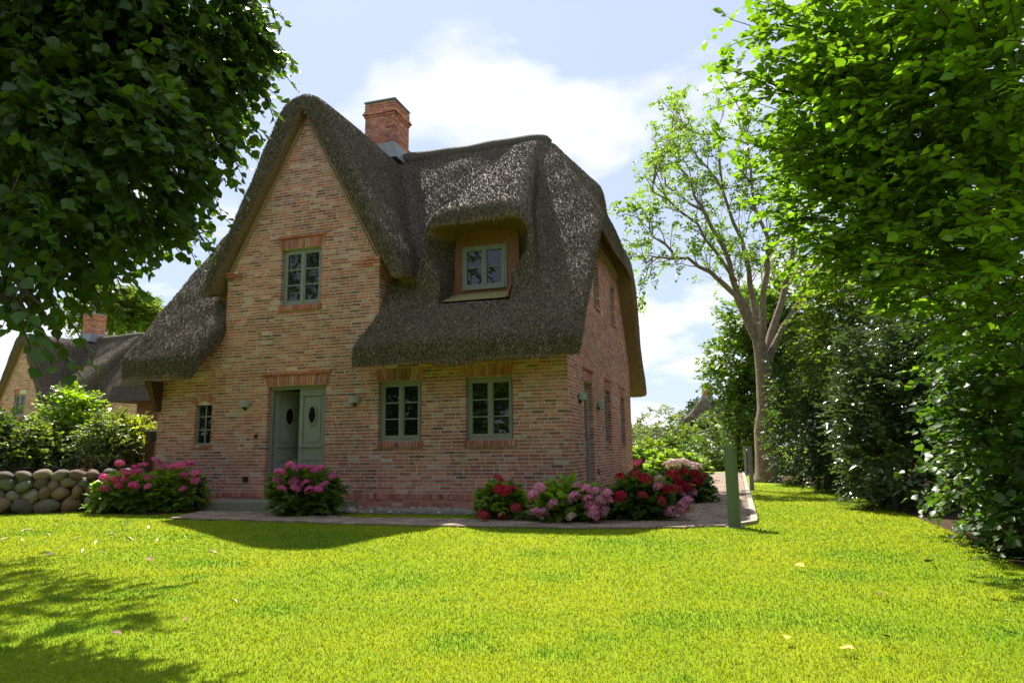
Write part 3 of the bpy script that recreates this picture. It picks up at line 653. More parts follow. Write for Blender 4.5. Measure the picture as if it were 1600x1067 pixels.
# dormer window: larch surround, boards, apron slats
def dormer():
    s0, s1, z0, z1 = -2.47, -1.47, 4.47, 5.43; sh = MB(); Y0 = 1.0
    fmm = lambda s, z, d: (s, Y0+d, z)
    bar(sh, fmm, -2.78, s0, 4.33, 5.85, 0, .06); bar(sh, fmm, s1, -1.20, 4.33, 5.85, 0, .06); bar(sh, fmm, s0, s1, z1, 5.85, 0, .06); bar(sh, fmm, s0, s1, 4.33, z0, 0, .06)
    d = sh.build('dormer', M_larch, house, cols=False)
    wn = window(fmm, s0, s1, z0, z1, 2, d, d=-.03, name='dormer_window')
    for i in range(4):
        y1 = 1.0-.19*i; sl = MB(); zt = 4.40-.075*i
        sl.hexa([(-2.74+.0*i, y1-.20, zt-.085), (-1.26, y1-.20, zt-.085), (-1.26, y1, zt-.04), (-2.74, y1, zt-.04), (-2.74, y1-.20, zt-.05), (-1.26, y1-.20, zt-.05), (-1.26, y1, zt), (-2.74, y1, zt)]); sl.build('apron_slat', M_sillw, d, cols=False)
    for x0, x1 in ((-2.80, -2.76), (-1.24, -1.20)):
        ck = MB(); ck.add([(x0, .22, 4.10), (x0, .24, 4.18), (x0, 1.0, 4.95), (x0, 1.0, 4.25), (x1, .22, 4.10), (x1, .24, 4.18), (x1, 1.0, 4.95), (x1, 1.0, 4.25)], [(0, 1, 2, 3), (7, 6, 5, 4), (0, 4, 5, 1), (1, 5, 6, 2), (2, 6, 7, 3), (3, 7, 4, 0)]); ck.build('cheek_board', M_larch, d, cols=False)
dormer()
# granite steps at the door
def step(x0, x1, y0, y1, z0, z1, name, label):
    m = MB(); n = 9; P = []
    xs = np.linspace(x0, x1, n); f = [y0+random.uniform(-.03, .03) for _ in xs]
    for zz in (z0, z1):
        P += [(x, y+(0 if zz == z0 else .015), zz+random.uniform(-.006, .006)*(zz == z1)) for x, y in zip(xs, f)] + [(x1, y1, zz), (x0, y1, zz)]
    k = n+2; m.add(P, [tuple(range(k-1, -1, -1)), tuple(range(k, 2*k))]+[(i, (i+1) % k, k+(i+1) % k, k+i) for i in range(k)])
    o = m.build(name, M_gran, cols=False); o.location = tuple(HO); o.rotation_euler = (0, 0, -HA); tag(o, label, 'step')
step(-7.45, -4.35, -.98, -.02, -.03, .165, 'door_step', 'rough granite step in front of the open front door')
sl = MB(); sl.box(-3.55, -1.5, -.93, -.38, .0, .05); so = sl.build('stone_slab', M_gran, cols=False); so.location = tuple(HO); so.rotation_euler = (0, 0, -HA); tag(so, 'flat grey stone slab in the cobbles below the front windows', 'slab')

# ------------------------------------------------------------------ other thatched houses: copies of the house in the distance
def copy_tree(o, parent=None):
    c = o.copy(); col.objects.link(c); c.parent = parent
    for ch in o.children:
        if ch.name.split('.')[0] == 'brick': continue
        copy_tree(ch, c)
    return c
def other_house(loc, rz, label, sc=1.0):
    c = copy_tree(house); c.location = loc; c.rotation_euler = (0, 0, rz); c.scale = (sc, sc, sc); tag(c, label, 'house', 'thatched houses in the distance'); return c
# neighbour on the left: its gable window shows at (33, 605)
ang = -R(24); pg = at(33, 605, 39.0); ca, sa = math.cos(ang), math.sin(ang); lx, ly = -5.8, 0
other_house((pg[0]-(lx*ca-ly*sa), pg[1]-(lx*sa+ly*ca), -.9), ang, 'neighbouring red brick thatched house behind the shrubs and stone wall')
p = at(1128, 650, 72); other_house((p[0]+3.6, p[1], -2.5), R(62), 'distant thatched house with chimney half hidden behind the path trees', .9)
p = at(1008, 650, 105); other_house((p[0]+4, p[1], -3.2), -R(10), 'far thatched roof with chimney just right of the brick house', .8)

# ------------------------------------------------------------------ plants
def leaf_tpl(wide=.42, fold=.10, droop=.12):
    V = np.array([(0, 0, 0), (0, .5, 0), (0, 1, -droop), (-wide*.85, .22, fold), (-wide, .55, fold), (wide*.85, .22, fold), (wide, .55, fold)])
    return V, np.array([(0, 1, 3), (3, 1, 4), (4, 1, 2), (0, 5, 1), (5, 6, 1), (6, 2, 1)])
T_BROAD = leaf_tpl(.44); T_ROUND = leaf_tpl(.50, .07, .16); T_NARROW = leaf_tpl(.2, .05, .1)
T_SMALL = (np.array([(0, 0, 0), (.38, .5, .06), (0, 1, 0), (-.38, .5, .06)]), np.array([(0, 1, 2), (0, 2, 3)]))
def leaf_arrays(P, D, Nn, S, C_, tpl):
    P, D, Nn = (np.asarray(a, float) for a in (P, D, Nn)); S = np.asarray(S, float)
    D = D/(np.linalg.norm(D, axis=1)[:, None]+1e-9); Xa = np.cross(D, Nn); Xa /= np.linalg.norm(Xa, axis=1)[:, None]+1e-9; Za = np.cross(Xa, D)
    T, F = tpl; V = P[:, None] + S[:, None, None]*(T[None, :, 0, None]*Xa[:, None]+T[None, :, 1, None]*D[:, None]+T[None, :, 2, None]*Za[:, None])
    k = len(T); n = len(P); Fa = (F[None]+k*np.arange(n)[:, None, None]).reshape(-1, 3)
    return V.reshape(-1, 3), Fa, np.repeat(np.asarray(C_, float), k, 0)
def rand_dirs(n): v = rng.normal(size=(n, 3)); return v/np.linalg.norm(v, axis=1)[:, None]
def leaf_cols(n, base, var=.25, yellow=.15):
    b = np.array(base); f = rng.uniform(1-var, 1+var, n)[:, None]; c = b*f; y = rng.random(n)[:, None]*yellow; return c*(1-y)+np.array([b[1]*.95, b[1]*1.05, b[2]])*y
def sprays(A, Dv, nl, length, size, base, tpl, flat=.6, droop=.3, stem=None, up=(0, 0, 1)):
    """twigs starting at A along Dv, each with nl leaves set alternately; returns leaf arrays and fills stem with thin twigs"""
    n = len(A); Dv = Dv/(np.linalg.norm(Dv, axis=1)[:, None]+1e-9); L = length*rng.uniform(.6, 1.3, n)
    side = np.cross(Dv, np.array(up)+rng.normal(0, .15, (n, 3))); side /= np.linalg.norm(side, axis=1)[:, None]+1e-9
    nrm = np.cross(side, Dv)
    t = (np.arange(nl)+.5)/nl
    P = A[:, None] + Dv[:, None]*(L[:, None, None]*t[None, :, None]); P[..., 2] -= droop*L[:, None]*t[None]**2
    sg = np.where(np.arange(nl) % 2 == 0, 1, -1)[None, :, None]
    D = side[:, None]*sg*.9 + Dv[:, None]*.55 + rng.normal(0, .28, P.shape); D[..., 2] -= droop*.9
    Nn = nrm[:, None]*flat + rng.normal(0, .38, P.shape) + np.array([0, 0, .35])
    S = size*rng.uniform(.65, 1.25, (n, nl))
    c = leaf_cols(n*nl, base)*np.repeat(rng.uniform(.8, 1.2, n), nl)[:, None]
    if stem is not None:
        for i in range(n):
            q = [A[i]+Dv[i]*L[i]*s_-np.array([0, 0, droop*L[i]*s_*s_]) for s_ in (0, .5, 1)]; stem.tube(q, [.008, .006, .003], 3, caps=False)
    return leaf_arrays(P.reshape(-1, 3), D.reshape(-1, 3), Nn.reshape(-1, 3), S.ravel(), c, tpl)
def cat_arrays(L):
    V, F, C_ = [], [], []; n = 0
    for v, f, c in L: V.append(v); F.append(f+n); C_.append(c); n += len(v)
    return np.concatenate(V), np.concatenate(F), np.concatenate(C_)
def sample_blobs(blobs, n, shell=.0):
    """blobs: (centre xyz, radii xyz); points spread through their volume, more of them near the surface when shell > 0"""
    vol = np.array([b[1][0]*b[1][1]*b[1][2] for b in blobs]); k = rng.choice(len(blobs), n, p=vol/vol.sum()); u = rand_dirs(n); r = rng.random(n)**(1/3)
    if shell > 0: r = np.where(rng.random(n) < shell, rng.uniform(.78, 1.0, n), r)
    c = np.array([b[0] for b in blobs])[k]; rad = np.array([b[1] for b in blobs])[k]
    lump = 1+.18*np.sin(5*u[:, 0]+3*u[:, 2]+k)*np.cos(4*u[:, 1]+k*2)
    return c + u*rad*(r*lump)[:, None], u, k
def px_blob(x, y, Y, rp, ry=None, sq=1.0):
    c = at(x, y, Y); s = rp*Y/FPX; return (tuple(c), (s, ry if ry else s, s*sq))
def limb(mb, pts, r0, r1, n=6, wob=.04):
    pts = [np.asarray(p, float) for p in pts]; Q = []
    for a, b in zip(pts[:-1], pts[1:]):
        m = max(2, int(np.linalg.norm(b-a)/.5))
        for i in range(m): Q.append(a+(b-a)*i/m + rng.normal(0, wob, 3)*(i > 0))
    Q.append(pts[-1]); tq = np.linspace(0, 1, len(Q)); mb.tube(Q, list(r1+(r0-r1)*(1-tq)**1.25), n); return Q
def make_plant(name, loc, label, cat, group=None):
    o = empty(name, loc); tag(o, label, cat, group); return o
def part_at(root, name, arrays_or_mb, m, smooth=False, stuff=False):
    L = np.array(root.location)
    if isinstance(arrays_or_mb, MB):
        V = np.concatenate(arrays_or_mb.V)-L; o = obj(name, make_mesh(name, V, arrays_or_mb.F, None, smooth), m, root)
    else:
        V, F, C_ = arrays_or_mb; o = obj(name, make_mesh(name, V-L, F, C_), m, root)
    if stuff: tag(o, kind='stuff')
    return o
def leafy(name, loc, label, cat, blobs, ntw, nl, length, size, base, tpl=T_BROAD, m=None, group=None, trunk=None, droop=.3, shell=.5, flat=.6, bark=None, bias=(0, 0, .2), crown='crown', twigs=True):
    root = make_plant(name, loc, label, cat, group); A, u, k = sample_blobs(blobs, ntw, shell)
    A[:, 2] = np.maximum(A[:, 2], .06)
    D = u + rng.normal(0, .45, u.shape) + np.array(bias); mb = MB()
    arr = sprays(A, D, nl, length, size, base, tpl, flat=flat, droop=droop, stem=mb if twigs else None)
    arr[0][:, 2] = np.maximum(arr[0][:, 2], .03)
    part_at(root, crown, arr, m or M_leaf)
    tr = MB()
    if trunk:
        for pts, r0, r1 in trunk: limb(tr, pts, r0, r1, 8)
    cs = [np.array(b[0]) for b in blobs]; base_p = np.array(trunk[0][0][-1]) if trunk else np.array(loc)
    for c in cs:
        if not trunk: limb(tr, [np.array(loc)+rng.normal(0, .08, 3)*(1, 1, 0), c], .03, .012, 5)
        else: limb(tr, [base_p, (base_p+c)/2+rng.normal(0, .15, 3), c], .06, .02, 5)
    part_at(root, 'trunk', tr, bark or M_bark2, True)
    if twigs: part_at(root, 'twigs', mb, bark or M_bark2)
    return root
# --- linden in the left foreground: trunk stands left of the frame, boughs hang into the picture
def linden():
    B = [px_blob(b[0], b[1], b[2]*.72, b[3]) for b in ((70, 60, 8.2, 225), (240, 40, 8.4, 165), (385, 0, 8.6, 48), (350, 60, 8.4, 50), (310, 115, 8.2, 70), (285, 205, 7.8, 66), (150, 230, 7.6, 160), (45, 360, 7.0, 105), (195, 300, 7.6, 68), (105, 375, 7.0, 48), (40, 455, 6.6, 48), (160, 370, 7.3, 30), (335, 205, 8.0, 26), (235, 350, 7.6, 16), (35, 480, 6.6, 34), (395, 35, 8.6, 40), (90, 435, 6.9, 22))]
    B2 = [((-7.0, 10.2, 7.2), (2.2, 1.8, 1.6)), ((-8.8, 9.0, 6.5), (2.3, 2.4, 2.6)), ((-7.2, 6.2, 4.6), (1.8, 1.6, 2.0)), ((-5.3, 9.0, 6.2), (1.4, 1.2, 1.2))]
    loc = (-9.6, 8.6, 0); root = make_plant('linden_tree', loc, 'dark broadleaf tree hanging its boughs into the upper left', 'tree')
    A, u, k = sample_blobs(B, 2900, .35); Ab, ub, kb = sample_blobs(B2, 1700, .35); A = np.concatenate([A, Ab]); u = np.concatenate([u, ub]); B += B2; D = u*.7+rng.normal(0, .45, u.shape)+np.array([.45, -.1, -.45])
    tw = MB(); arr = sprays(A, D, 9, .34, .092, (.048, .10, .020), T_ROUND, flat=.5, droop=.5, stem=tw)
    part_at(root, 'crown', arr, M_leaf)
    tr = MB(); limb(tr, [(-9.6, 8.6, -.1), (-9.5, 8.6, 2.2), (-9.3, 8.7, 4.6)], .34, .24, 12, .02)
    for b in B:
        c = np.array(b[0]); s = np.array((-9.3, 8.7, 4.4)); limb(tr, [s, (s+c)/2+np.array((0, 0, .7)), c], .09, .02, 6, .05)
        for _ in range(4): limb(tr, [c, c+rand_dirs(1)[0]*np.array(b[1])*.9], .02, .006, 4, .04)
    part_at(root, 'trunk', tr, M_bark2, True); part_at(root, 'twigs', tw, M_bark2)
linden()
# --- the slender ash-like tree beside the path
def ash():
    b0 = ground(1200, 753); Y = b0[1]; loc = (b0[0], b0[1], 0); root = make_plant('ash_tree', loc, 'tall bare-stemmed tree with airy crown beside the path bollards', 'tree')
    tr = MB(); g = lambda x, y, dy=0: at(x, y, Y+dy)
    base = np.array(loc); f1 = g(1194, 580); f0 = g(1198, 640)
    tr.tube([base-(0, 0, .05), base+(0, 0, .10), base+(0, 0, .3), base+(0, 0, .8), base+(0, 0, 1.6), f0, f1, g(1187, 540), g(1180, 505)], [.47, .42, .37, .335, .315, .29, .26, .20, .12], 14)
    main = [([f1, g(1178, 525), g(1150, 462), g(1110, 425), g(1075, 403, -.5), g(1030, 402, -1), g(1010, 412, -1.4)], .14, .02), ([f1, g(1172, 500), g(1140, 410), g(1100, 330), g(1060, 260), g(1050, 215)], .16, .025),
            ([f1, g(1180, 490, .5), g(1165, 400, .8), g(1130, 300, 1), g(1120, 215, 1)], .15, .025), ([f1, g(1192, 480, -.5), g(1200, 400, -.8), g(1175, 290, -1), g(1165, 190, -1)], .14, .02),
            ([f1, g(1205, 520, .4), g(1228, 440, .6), g(1245, 350, .6), g(1225, 230, .4)], .15, .02), ([f1, g(1215, 530), g(1250, 470, .4), g(1285, 400, .6), g(1290, 300, 1)], .13, .02), ([g(1150, 440), g(1090, 350, -1), g(1020, 300, -1.5), g(1022, 275, -1.5)], .07, .015),
            ([g(1130, 300, 1), g(1080, 230, 1.6), g(1065, 190, 1.8)], .05, .012), ([g(1100, 330), g(1040, 290, .7), g(1035, 245, 1)], .055, .012), ([g(1060, 404), g(1020, 370, -1), g(1005, 350, -1.2)], .05, .01), ([g(1200, 400, -.8), g(1230, 320, -1.4), g(1260, 240, -1.6)], .06, .012)]
    tips = []
    for pts, r0, r1 in main:
        Q = limb(tr, pts, r0, r1, 7, .05); n = len(Q)
        for i in range(int(n*.35), n):
            for _ in range(2):
                d = rand_dirs(1)[0]; t = Q[min(i+1, n-1)]-Q[i-1]; t = t/np.linalg.norm(t); d = t*.8+d*.8+np.array((0, 0, .45)); d /= np.linalg.norm(d); L = random.uniform(.5, 1.3)
                e = Q[i]+d*L; limb(tr, [Q[i], Q[i]+d*L*.5+rng.normal(0, .05, 3), e], .022, .007, 4, .03); tips.append((e, d))
                for _ in range(3):
                    d2 = d+rand_dirs(1)[0]*.9+np.array((0, 0, .3)); d2 /= np.linalg.norm(d2); s = Q[i]+d*L*random.uniform(.3, .95); L2 = random.uniform(.35, .8); e2 = s+d2*L2; tr.tube([s, s+d2*L2*.5+rng.normal(0, .03, 3), e2], [.009, .007, .004], 3, caps=False); tips.append((e2, d2))
    part_at(root, 'trunk', tr, M_bark, True)
    keep = [t for t in tips if random.random() < .66]; A = np.repeat(np.array([t[0] for t in keep]), 4, 0)+rng.normal(0, .12, (len(keep)*4, 3)); D = np.repeat(np.array([t[1] for t in keep]), 4, 0)+rng.normal(0, .8, A.shape)
    part_at(root, 'crown', sprays(A, D, 9, .34, .11, (.13, .21, .045), T_SMALL, droop=.35), M_leaf)
ash()
# --- right side: elm in the foreground and the hedge line behind it
def elm():
    B = [px_blob(*b) for b in ((1560, 60, 5.6, 170), (1440, 70, 6.2, 150), (1330, 70, 6.8, 105), (1240, 55, 7.2, 50), (1215, 140, 7.2, 28), (1370, 190, 6.8, 120), (1500, 220, 6.2, 170), (1270, 255, 7.6, 58), (1190, 225, 7.6, 24), (1330, 320, 7.6, 105), (1450, 350, 7.0, 135), (1590, 360, 6.0, 165), (1330, 410, 8.2, 40), (1450, 455, 7.8, 60), (1560, 500, 6.8, 100))]
    loc = (7.3, 7.6, 0); root = make_plant('elm_tree', loc, 'bright green broadleaf tree reaching in from the upper right edge', 'tree')
    A, u, k = sample_blobs(B, 1650, .2); D = u*.45+rng.normal(0, .35, u.shape)+np.array([-.75, -.25, .30]); tw = MB()
    CR_ = [sprays(A, D, 11, .60, .098, (.11, .215, .022), T_BROAD, flat=1.0, droop=.16, stem=tw)]
    # leader shoots along the outline towards the left
    tr = MB(); fork = np.array((7.1, 7.5, 2.6)); limb(tr, [np.array(loc)-(0, 0, .1), fork], .24, .17, 10, .02)
    for (x, y, Y) in ((1140, 30, 7.4), (1140, 105, 7.4), (1135, 215, 7.6), (1150, 110, 7.3), (1170, 250, 7.8), (1180, 160, 7.4)):
        e = at(x, y, Y); s = at(x+260, y+120, Y-.5); Q = limb(tr, [s, (s+e)/2+np.array((0, 0, .15)), e], .018, .005, 4, .02); Q = np.array(Q); A2 = np.repeat(Q, 3, 0); D2 = np.tile((e-s), (len(A2), 1))/np.linalg.norm(e-s)+rng.normal(0, .5, A2.shape)
        CR_.append(sprays(A2, D2, 7, .30, .10, (.115, .22, .024), T_BROAD, flat=1.0, droop=.1))
    part_at(root, 'crown', cat_arrays(CR_), M_leaf)
    for b in B:
        c = np.array(b[0]); limb(tr, [fork+np.array((0, 0, random.uniform(-.6, 1.2))), (fork+c)/2+np.array((0, 0, .4)), c, c+np.array((-.5, -.1, .35))*np.array(b[1])], .06, .012, 6, .05)
    part_at(root, 'trunk', tr, M_bark2, True); part_at(root, 'twigs', tw, M_bark2)
elm()
def hb(x, y, Y, rp, ry, sq=1.0): return px_blob(x, y, Y, rp, ry, sq)
hp = lambda x, y: tuple(ground(x, y)[:2])+(0,)
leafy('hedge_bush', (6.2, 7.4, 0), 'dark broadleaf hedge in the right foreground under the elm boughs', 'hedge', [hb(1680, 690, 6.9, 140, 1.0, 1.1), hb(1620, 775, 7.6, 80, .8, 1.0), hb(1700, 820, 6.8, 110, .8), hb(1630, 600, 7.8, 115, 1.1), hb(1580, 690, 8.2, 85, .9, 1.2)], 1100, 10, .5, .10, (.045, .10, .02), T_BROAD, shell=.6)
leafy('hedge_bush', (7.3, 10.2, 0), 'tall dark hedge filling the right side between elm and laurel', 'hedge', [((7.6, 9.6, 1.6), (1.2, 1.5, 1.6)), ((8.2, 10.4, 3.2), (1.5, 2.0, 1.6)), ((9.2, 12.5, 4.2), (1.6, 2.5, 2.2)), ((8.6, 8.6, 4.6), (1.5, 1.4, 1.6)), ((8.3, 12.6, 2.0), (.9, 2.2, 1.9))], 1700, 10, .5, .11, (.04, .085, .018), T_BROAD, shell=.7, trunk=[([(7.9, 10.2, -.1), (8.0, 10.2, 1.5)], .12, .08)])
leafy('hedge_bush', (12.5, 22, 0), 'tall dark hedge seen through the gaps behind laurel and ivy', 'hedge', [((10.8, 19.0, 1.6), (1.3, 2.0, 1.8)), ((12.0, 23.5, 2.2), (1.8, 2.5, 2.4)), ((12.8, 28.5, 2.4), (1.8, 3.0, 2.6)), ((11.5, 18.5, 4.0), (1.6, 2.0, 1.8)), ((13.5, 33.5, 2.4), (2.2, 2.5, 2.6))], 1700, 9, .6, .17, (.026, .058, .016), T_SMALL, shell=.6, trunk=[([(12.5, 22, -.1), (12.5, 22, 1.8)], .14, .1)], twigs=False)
leafy('laurel_bush', hp(1405, 800), 'glossy-leaved laurel bush in the hedge, leaves glinting silver', 'bush', [hb(1390, 640, 12.4, 72, .8, 1.0), hb(1372, 560, 12.6, 58, .7, 1.0), hb(1400, 730, 12.2, 70, .8, .95), hb(1350, 660, 13.0, 48, .6, 1.3), hb(1440, 600, 12.0, 60, .8, 1.2)], 1500, 9, .34, .125, (.07, .115, .05), T_NARROW, m=M_gloss, shell=.8, droop=.1)
leafy('field_maple', hp(1330, 775), 'yellow-green tree in the hedge above the laurel, brightly backlit', 'tree', [hb(1330, 470, 15.5, 62, 1.0, 1.0), hb(1295, 520, 16.0, 46, .9, 1.0), hb(1370, 430, 15.5, 58, 1.0, 1.0), hb(1300, 430, 16, 40, .8, 1.0), hb(1320, 570, 15.5, 50, .9, 1.0)], 1200, 9, .45, .10, (.105, .165, .020), T_SMALL, shell=.5, trunk=[([(8.4, 15.8, -.1), (8.4, 15.9, 2.8)], .12, .08)])
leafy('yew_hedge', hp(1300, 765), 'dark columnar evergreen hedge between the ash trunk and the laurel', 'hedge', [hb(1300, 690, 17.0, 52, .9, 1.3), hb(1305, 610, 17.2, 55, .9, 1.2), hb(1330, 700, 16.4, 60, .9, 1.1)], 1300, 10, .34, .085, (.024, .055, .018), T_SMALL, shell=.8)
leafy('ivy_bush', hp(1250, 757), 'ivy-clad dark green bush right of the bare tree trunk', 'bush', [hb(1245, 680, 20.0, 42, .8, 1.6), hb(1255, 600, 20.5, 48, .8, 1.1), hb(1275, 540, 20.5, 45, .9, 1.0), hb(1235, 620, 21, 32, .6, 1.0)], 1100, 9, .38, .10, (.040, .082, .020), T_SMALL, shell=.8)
leafy('hazel_tree', (9.0, 30.5, 0), 'light green bushy tree standing behind the bare trunk', 'tree', [hb(1150, 560, 31, 42, 1.4, .9), hb(1180, 500, 31, 50, 1.5, .9), hb(1215, 540, 31, 50, 1.5, 1.0), hb(1130, 590, 31, 28, 1.2, .8), hb(1200, 620, 31, 52, 1.6, 1.0), hb(1240, 470, 31, 44, 1.4, 1.0), hb(1165, 640, 31, 40, 1.4, .8), hb(1270, 560, 30, 50, 1.5, 1.4)], 3000, 9, .6, .20, (.085, .15, .028), T_SMALL, shell=.4, trunk=[([(9.9, 31, -.1), (10.2, 31, 3.0)], .16, .1)], twigs=False)
# shrubs closing the end of the path
for (x, y, Y, rp, ry, c, name, label, cat) in (
    (1012, 712, 31, 26, .8, (.14, .20, .018), 'golden_bush', 'golden green rounded bush beside the rear house corner', 'bush'),
    (1035, 668, 38, 36, 1.2, (.13, .165, .085), 'willow_bush', 'silvery grey-green bush behind the golden bush', 'bush'),
    (1070, 690, 36, 30, 1.2, (.09, .14, .03), 'olive_bush', 'olive green bush in the middle behind the white hydrangea', 'bush'),
    (1098, 716, 33, 28, 1.0, (.052, .095, .022), 'box_bush', 'clipped dark green round bush at the end of the path', 'bush'),
    (1120, 672, 40, 34, 1.3, (.07, .11, .035), 'elder_bush', 'mid green bush below the distant thatched gable', 'bush'),
    (1178, 700, 31, 26, 1.0, (.13, .20, .022), 'lime_green_bush', 'yellow-green bush behind the far bollards', 'bush'),
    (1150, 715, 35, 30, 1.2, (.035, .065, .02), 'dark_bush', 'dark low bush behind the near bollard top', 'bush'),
    (985, 690, 40, 34, 1.2, (.08, .12, .04), 'grey_bush', 'greyish green bush half hidden by the rear house corner', 'bush')):
    b = at(x, y, Y); leafy(name, (b[0], b[1], 0), label, cat, [px_blob(x, y, Y, rp, ry, .9), px_blob(x+rp*.5, y+rp*.5, Y-.2, rp*.7, ry, .8), px_blob(x-rp*.5, y+rp*.45, Y, rp*.7, ry, .8), px_blob(x, min(y+rp*1.1, 735), Y-.2, rp*.8, ry, .7)], 520, 9, .36, .13, c, T_SMALL, shell=.8, twigs=False)
pn = at(1090, 640, 90); leafy('pine_tree', (pn[0], pn[1], 0), 'dark distant pine crown left of the thatched gable', 'tree', [px_blob(1092, 640, 90, 13, 1.5), px_blob(1083, 650, 90, 14, 1.5), px_blob(1060, 660, 90, 10, 1.5)], 260, 9, .8, .35, (.03, .055, .03), T_SMALL, twigs=False)
# --- left: shrubs on the bank above the field-stone wall
for (x, y, Y, rp, c, sz, tpl, name, label) in (
    (112, 655, 16.6, 40, (.15, .25, .02), .10, T_SMALL, 'privet_bush', 'tall bright green bush above the middle of the stone wall'),
    (8, 688, 15.6, 34, (.045, .085, .025), .09, T_SMALL, 'conifer_bush', 'dark conifer bush at the left edge above the stone wall'),
    (62, 702, 15.4, 30, (.11, .15, .045), .085, T_SMALL, 'hypericum_bush', 'olive spreading bush left of the bright green bush'),
    (170, 690, 15.6, 34, (.12, .16, .06), .09, T_NARROW, 'spindle_bush', 'thin upright grey-green shrub left of the brown post'),
    (208, 690, 16.2, 28, (.21, .25, .025), .08, T_SMALL, 'yellow_bush', 'yellow-green shrub beside the brown post')):
    b = at(x, 733, Y); leafy(name, (b[0], b[1], .8), label, 'bush', [px_blob(x, y, Y, rp, .7, 1.0), px_blob(x-rp*.5, y+rp*.5, Y, rp*.7, .6, .9), px_blob(x+rp*.5, y+rp*.45, Y-.2, rp*.7, .6, .9), px_blob(x+rp*.1, y-rp*.7, Y, rp*.5, .5, 1.1)], 620, 9, .32, sz, c, tpl, shell=.6)
for (x, y, Y, rp, label) in ((160, 478, 60, 36, 'backlit tree rising behind the neighbouring thatched ridge'), (212, 482, 62, 26, 'smaller tree behind the ridge next to the front roof slope')):
    b = at(x, 700, Y); leafy('background_tree', (b[0], b[1], -.5), label, 'tree', [px_blob(x, y, Y, rp, 2.5), px_blob(x+rp*.7, y+10, Y, rp*.7, 2.2), px_blob(x-rp*.7, y+12, Y, rp*.7, 2.2)], 900, 9, .9, .30, (.085, .13, .022), T_SMALL, trunk=[([(b[0], b[1], -.6), (b[0], b[1], 7)], .3, .2)], twigs=False)
# --- hydrangeas
def floret_ball(r, flat, n, c):
    u = rand_dirs(n); u[:, 2] = np.abs(u[:, 2])*.9+.0-.25*(rng.random(n) < .35); u /= np.linalg.norm(u, axis=1)[:, None]; P = u*np.array([r, r, r*flat])
    T = np.array([(0, 0, 0), (.5, .5, .1), (0, 1, .04), (-.5, .5, .1)]); D = np.cross(u, rand_dirs(n)); k = rng.uniform(.75, 1.2, n)[:, None]
    return leaf_arrays(P-D/np.linalg.norm(D, axis=1)[:, None]*.02, D, u+rng.normal(0, .25, u.shape), np.full(n, r*.42), np.array(c)*k*np.stack([np.ones(n), rng.uniform(.8, 1.2, n), rng.uniform(.9, 1.1, n)], 1), (T, np.array([(0, 1, 2), (0, 2, 3)])))
HEADS = {}
def head_mesh(kind):
    var = random.randrange(3); key = kind; fade = (1.0, .8, 1.15)[var]; kind = (key, var)
    if kind in HEADS: return HEADS[kind]
    c = {'red': (.42, .012, .05), 'crimson': (.34, .008, .03), 'pink': (.62, .23, .40), 'hot': (.68, .09, .30), 'lace': (.66, .13, .36), 'tan': (.48, .36, .24), 'white': (.72, .58, .55)}[key]; c = tuple(np.clip(np.array(c)*fade+(.05 if var == 1 else 0)*np.array((.8, .6, .4)), 0, .85))
    V, F, C_ = floret_ball(1.0, (.55, .5, .62)[var] if key == 'lace' else (.88, .8, .95)[var], 150, c); HEADS[kind] = make_mesh('flower_head', V, F, C_); HEADS[kind].materials.append(M_petal); return HEADS[kind]
def hydrangea(bx, by, w, hgt, heads, label, zoom, lc=(.07, .125, .03), hr=.085, ry=.55, extra=None):
    """bx, by: pixel of the base; w, hgt in metres; heads: (kind, x, y) in the coordinates of a zoomed view"""
    b = ground(bx, by); root = make_plant('hydrangea', (b[0], b[1], .02), label, 'hydrangea', 'hydrangeas along the house')
    bl = [((b[0], b[1], hgt*.42), (w*.42, ry*.8, hgt*.42)), ((b[0]-w*.22, b[1], hgt*.36), (w*.30, ry*.7, hgt*.36)), ((b[0]+w*.22, b[1], hgt*.36), (w*.30, ry*.7, hgt*.36))]
    A, u, k = sample_blobs(bl, int(260*w*hgt)+120, .6); A[:, 2] = np.maximum(A[:, 2], .1); st_ = MB()
    arr = sprays(A, u+rng.normal(0, .4, u.shape)+np.array((0, -.1, .35)), 7, .15, .105, lc*np.array((2.0, 1.85, 1.7)), T_BROAD, flat=.9, droop=.25); arr[0][:, 2] = np.maximum(arr[0][:, 2], .03)
    part_at(root, 'foliage', arr, M_leaf)
    ox, oy, s = zoom
    for kind, x, y in heads:
        p = at(ox+x/s, oy+y/s, b[1]-ry*1.0+random.uniform(-.06, .12)); p[2] = max(p[2], .12); r = hr*random.uniform(.85, 1.15)
        o = bpy.data.objects.new('flower_head', head_mesh(kind)); col.objects.link(o); o.parent = root; o.location = Vector(p)-root.location; o.scale = (r, r, r); o.rotation_euler = (random.uniform(-.6, -.1), random.uniform(-.4, .4), random.uniform(0, 6))
        st_.tube([(b[0]+(p[0]-b[0])*.25, b[1]+(p[1]-b[1])*.25, .03), (b[0]+(p[0]-b[0])*.7, b[1]+(p[1]-b[1])*.7, p[2]*.6), tuple(p)], [.012, .009, .006], 5)
    for _ in range(8): a_ = random.uniform(0, 6.3); st_.tube([(b[0], b[1], .02), (b[0]+w*.35*math.cos(a_), b[1]+ry*.5*math.sin(a_), hgt*.6)], [.012, .006], 4)
    part_at(root, 'stems', st_, M_stem)
z3 = (740, 700, 3.636); z2 = (0, 700, 4.848); z1_ = (400, 590, 4.444)
hydrangea(200, 800, 1.25, .85, [('hot', x, y) for x, y in ((785, 228), (875, 240), (950, 240), (895, 283), (1010, 290), (790, 315), (945, 190), (985, 190), (1045, 185), (1025, 150), (905, 118))], 'hydrangea with hot pink mophead blooms at the end of the stone wall', z2, hr=.085)
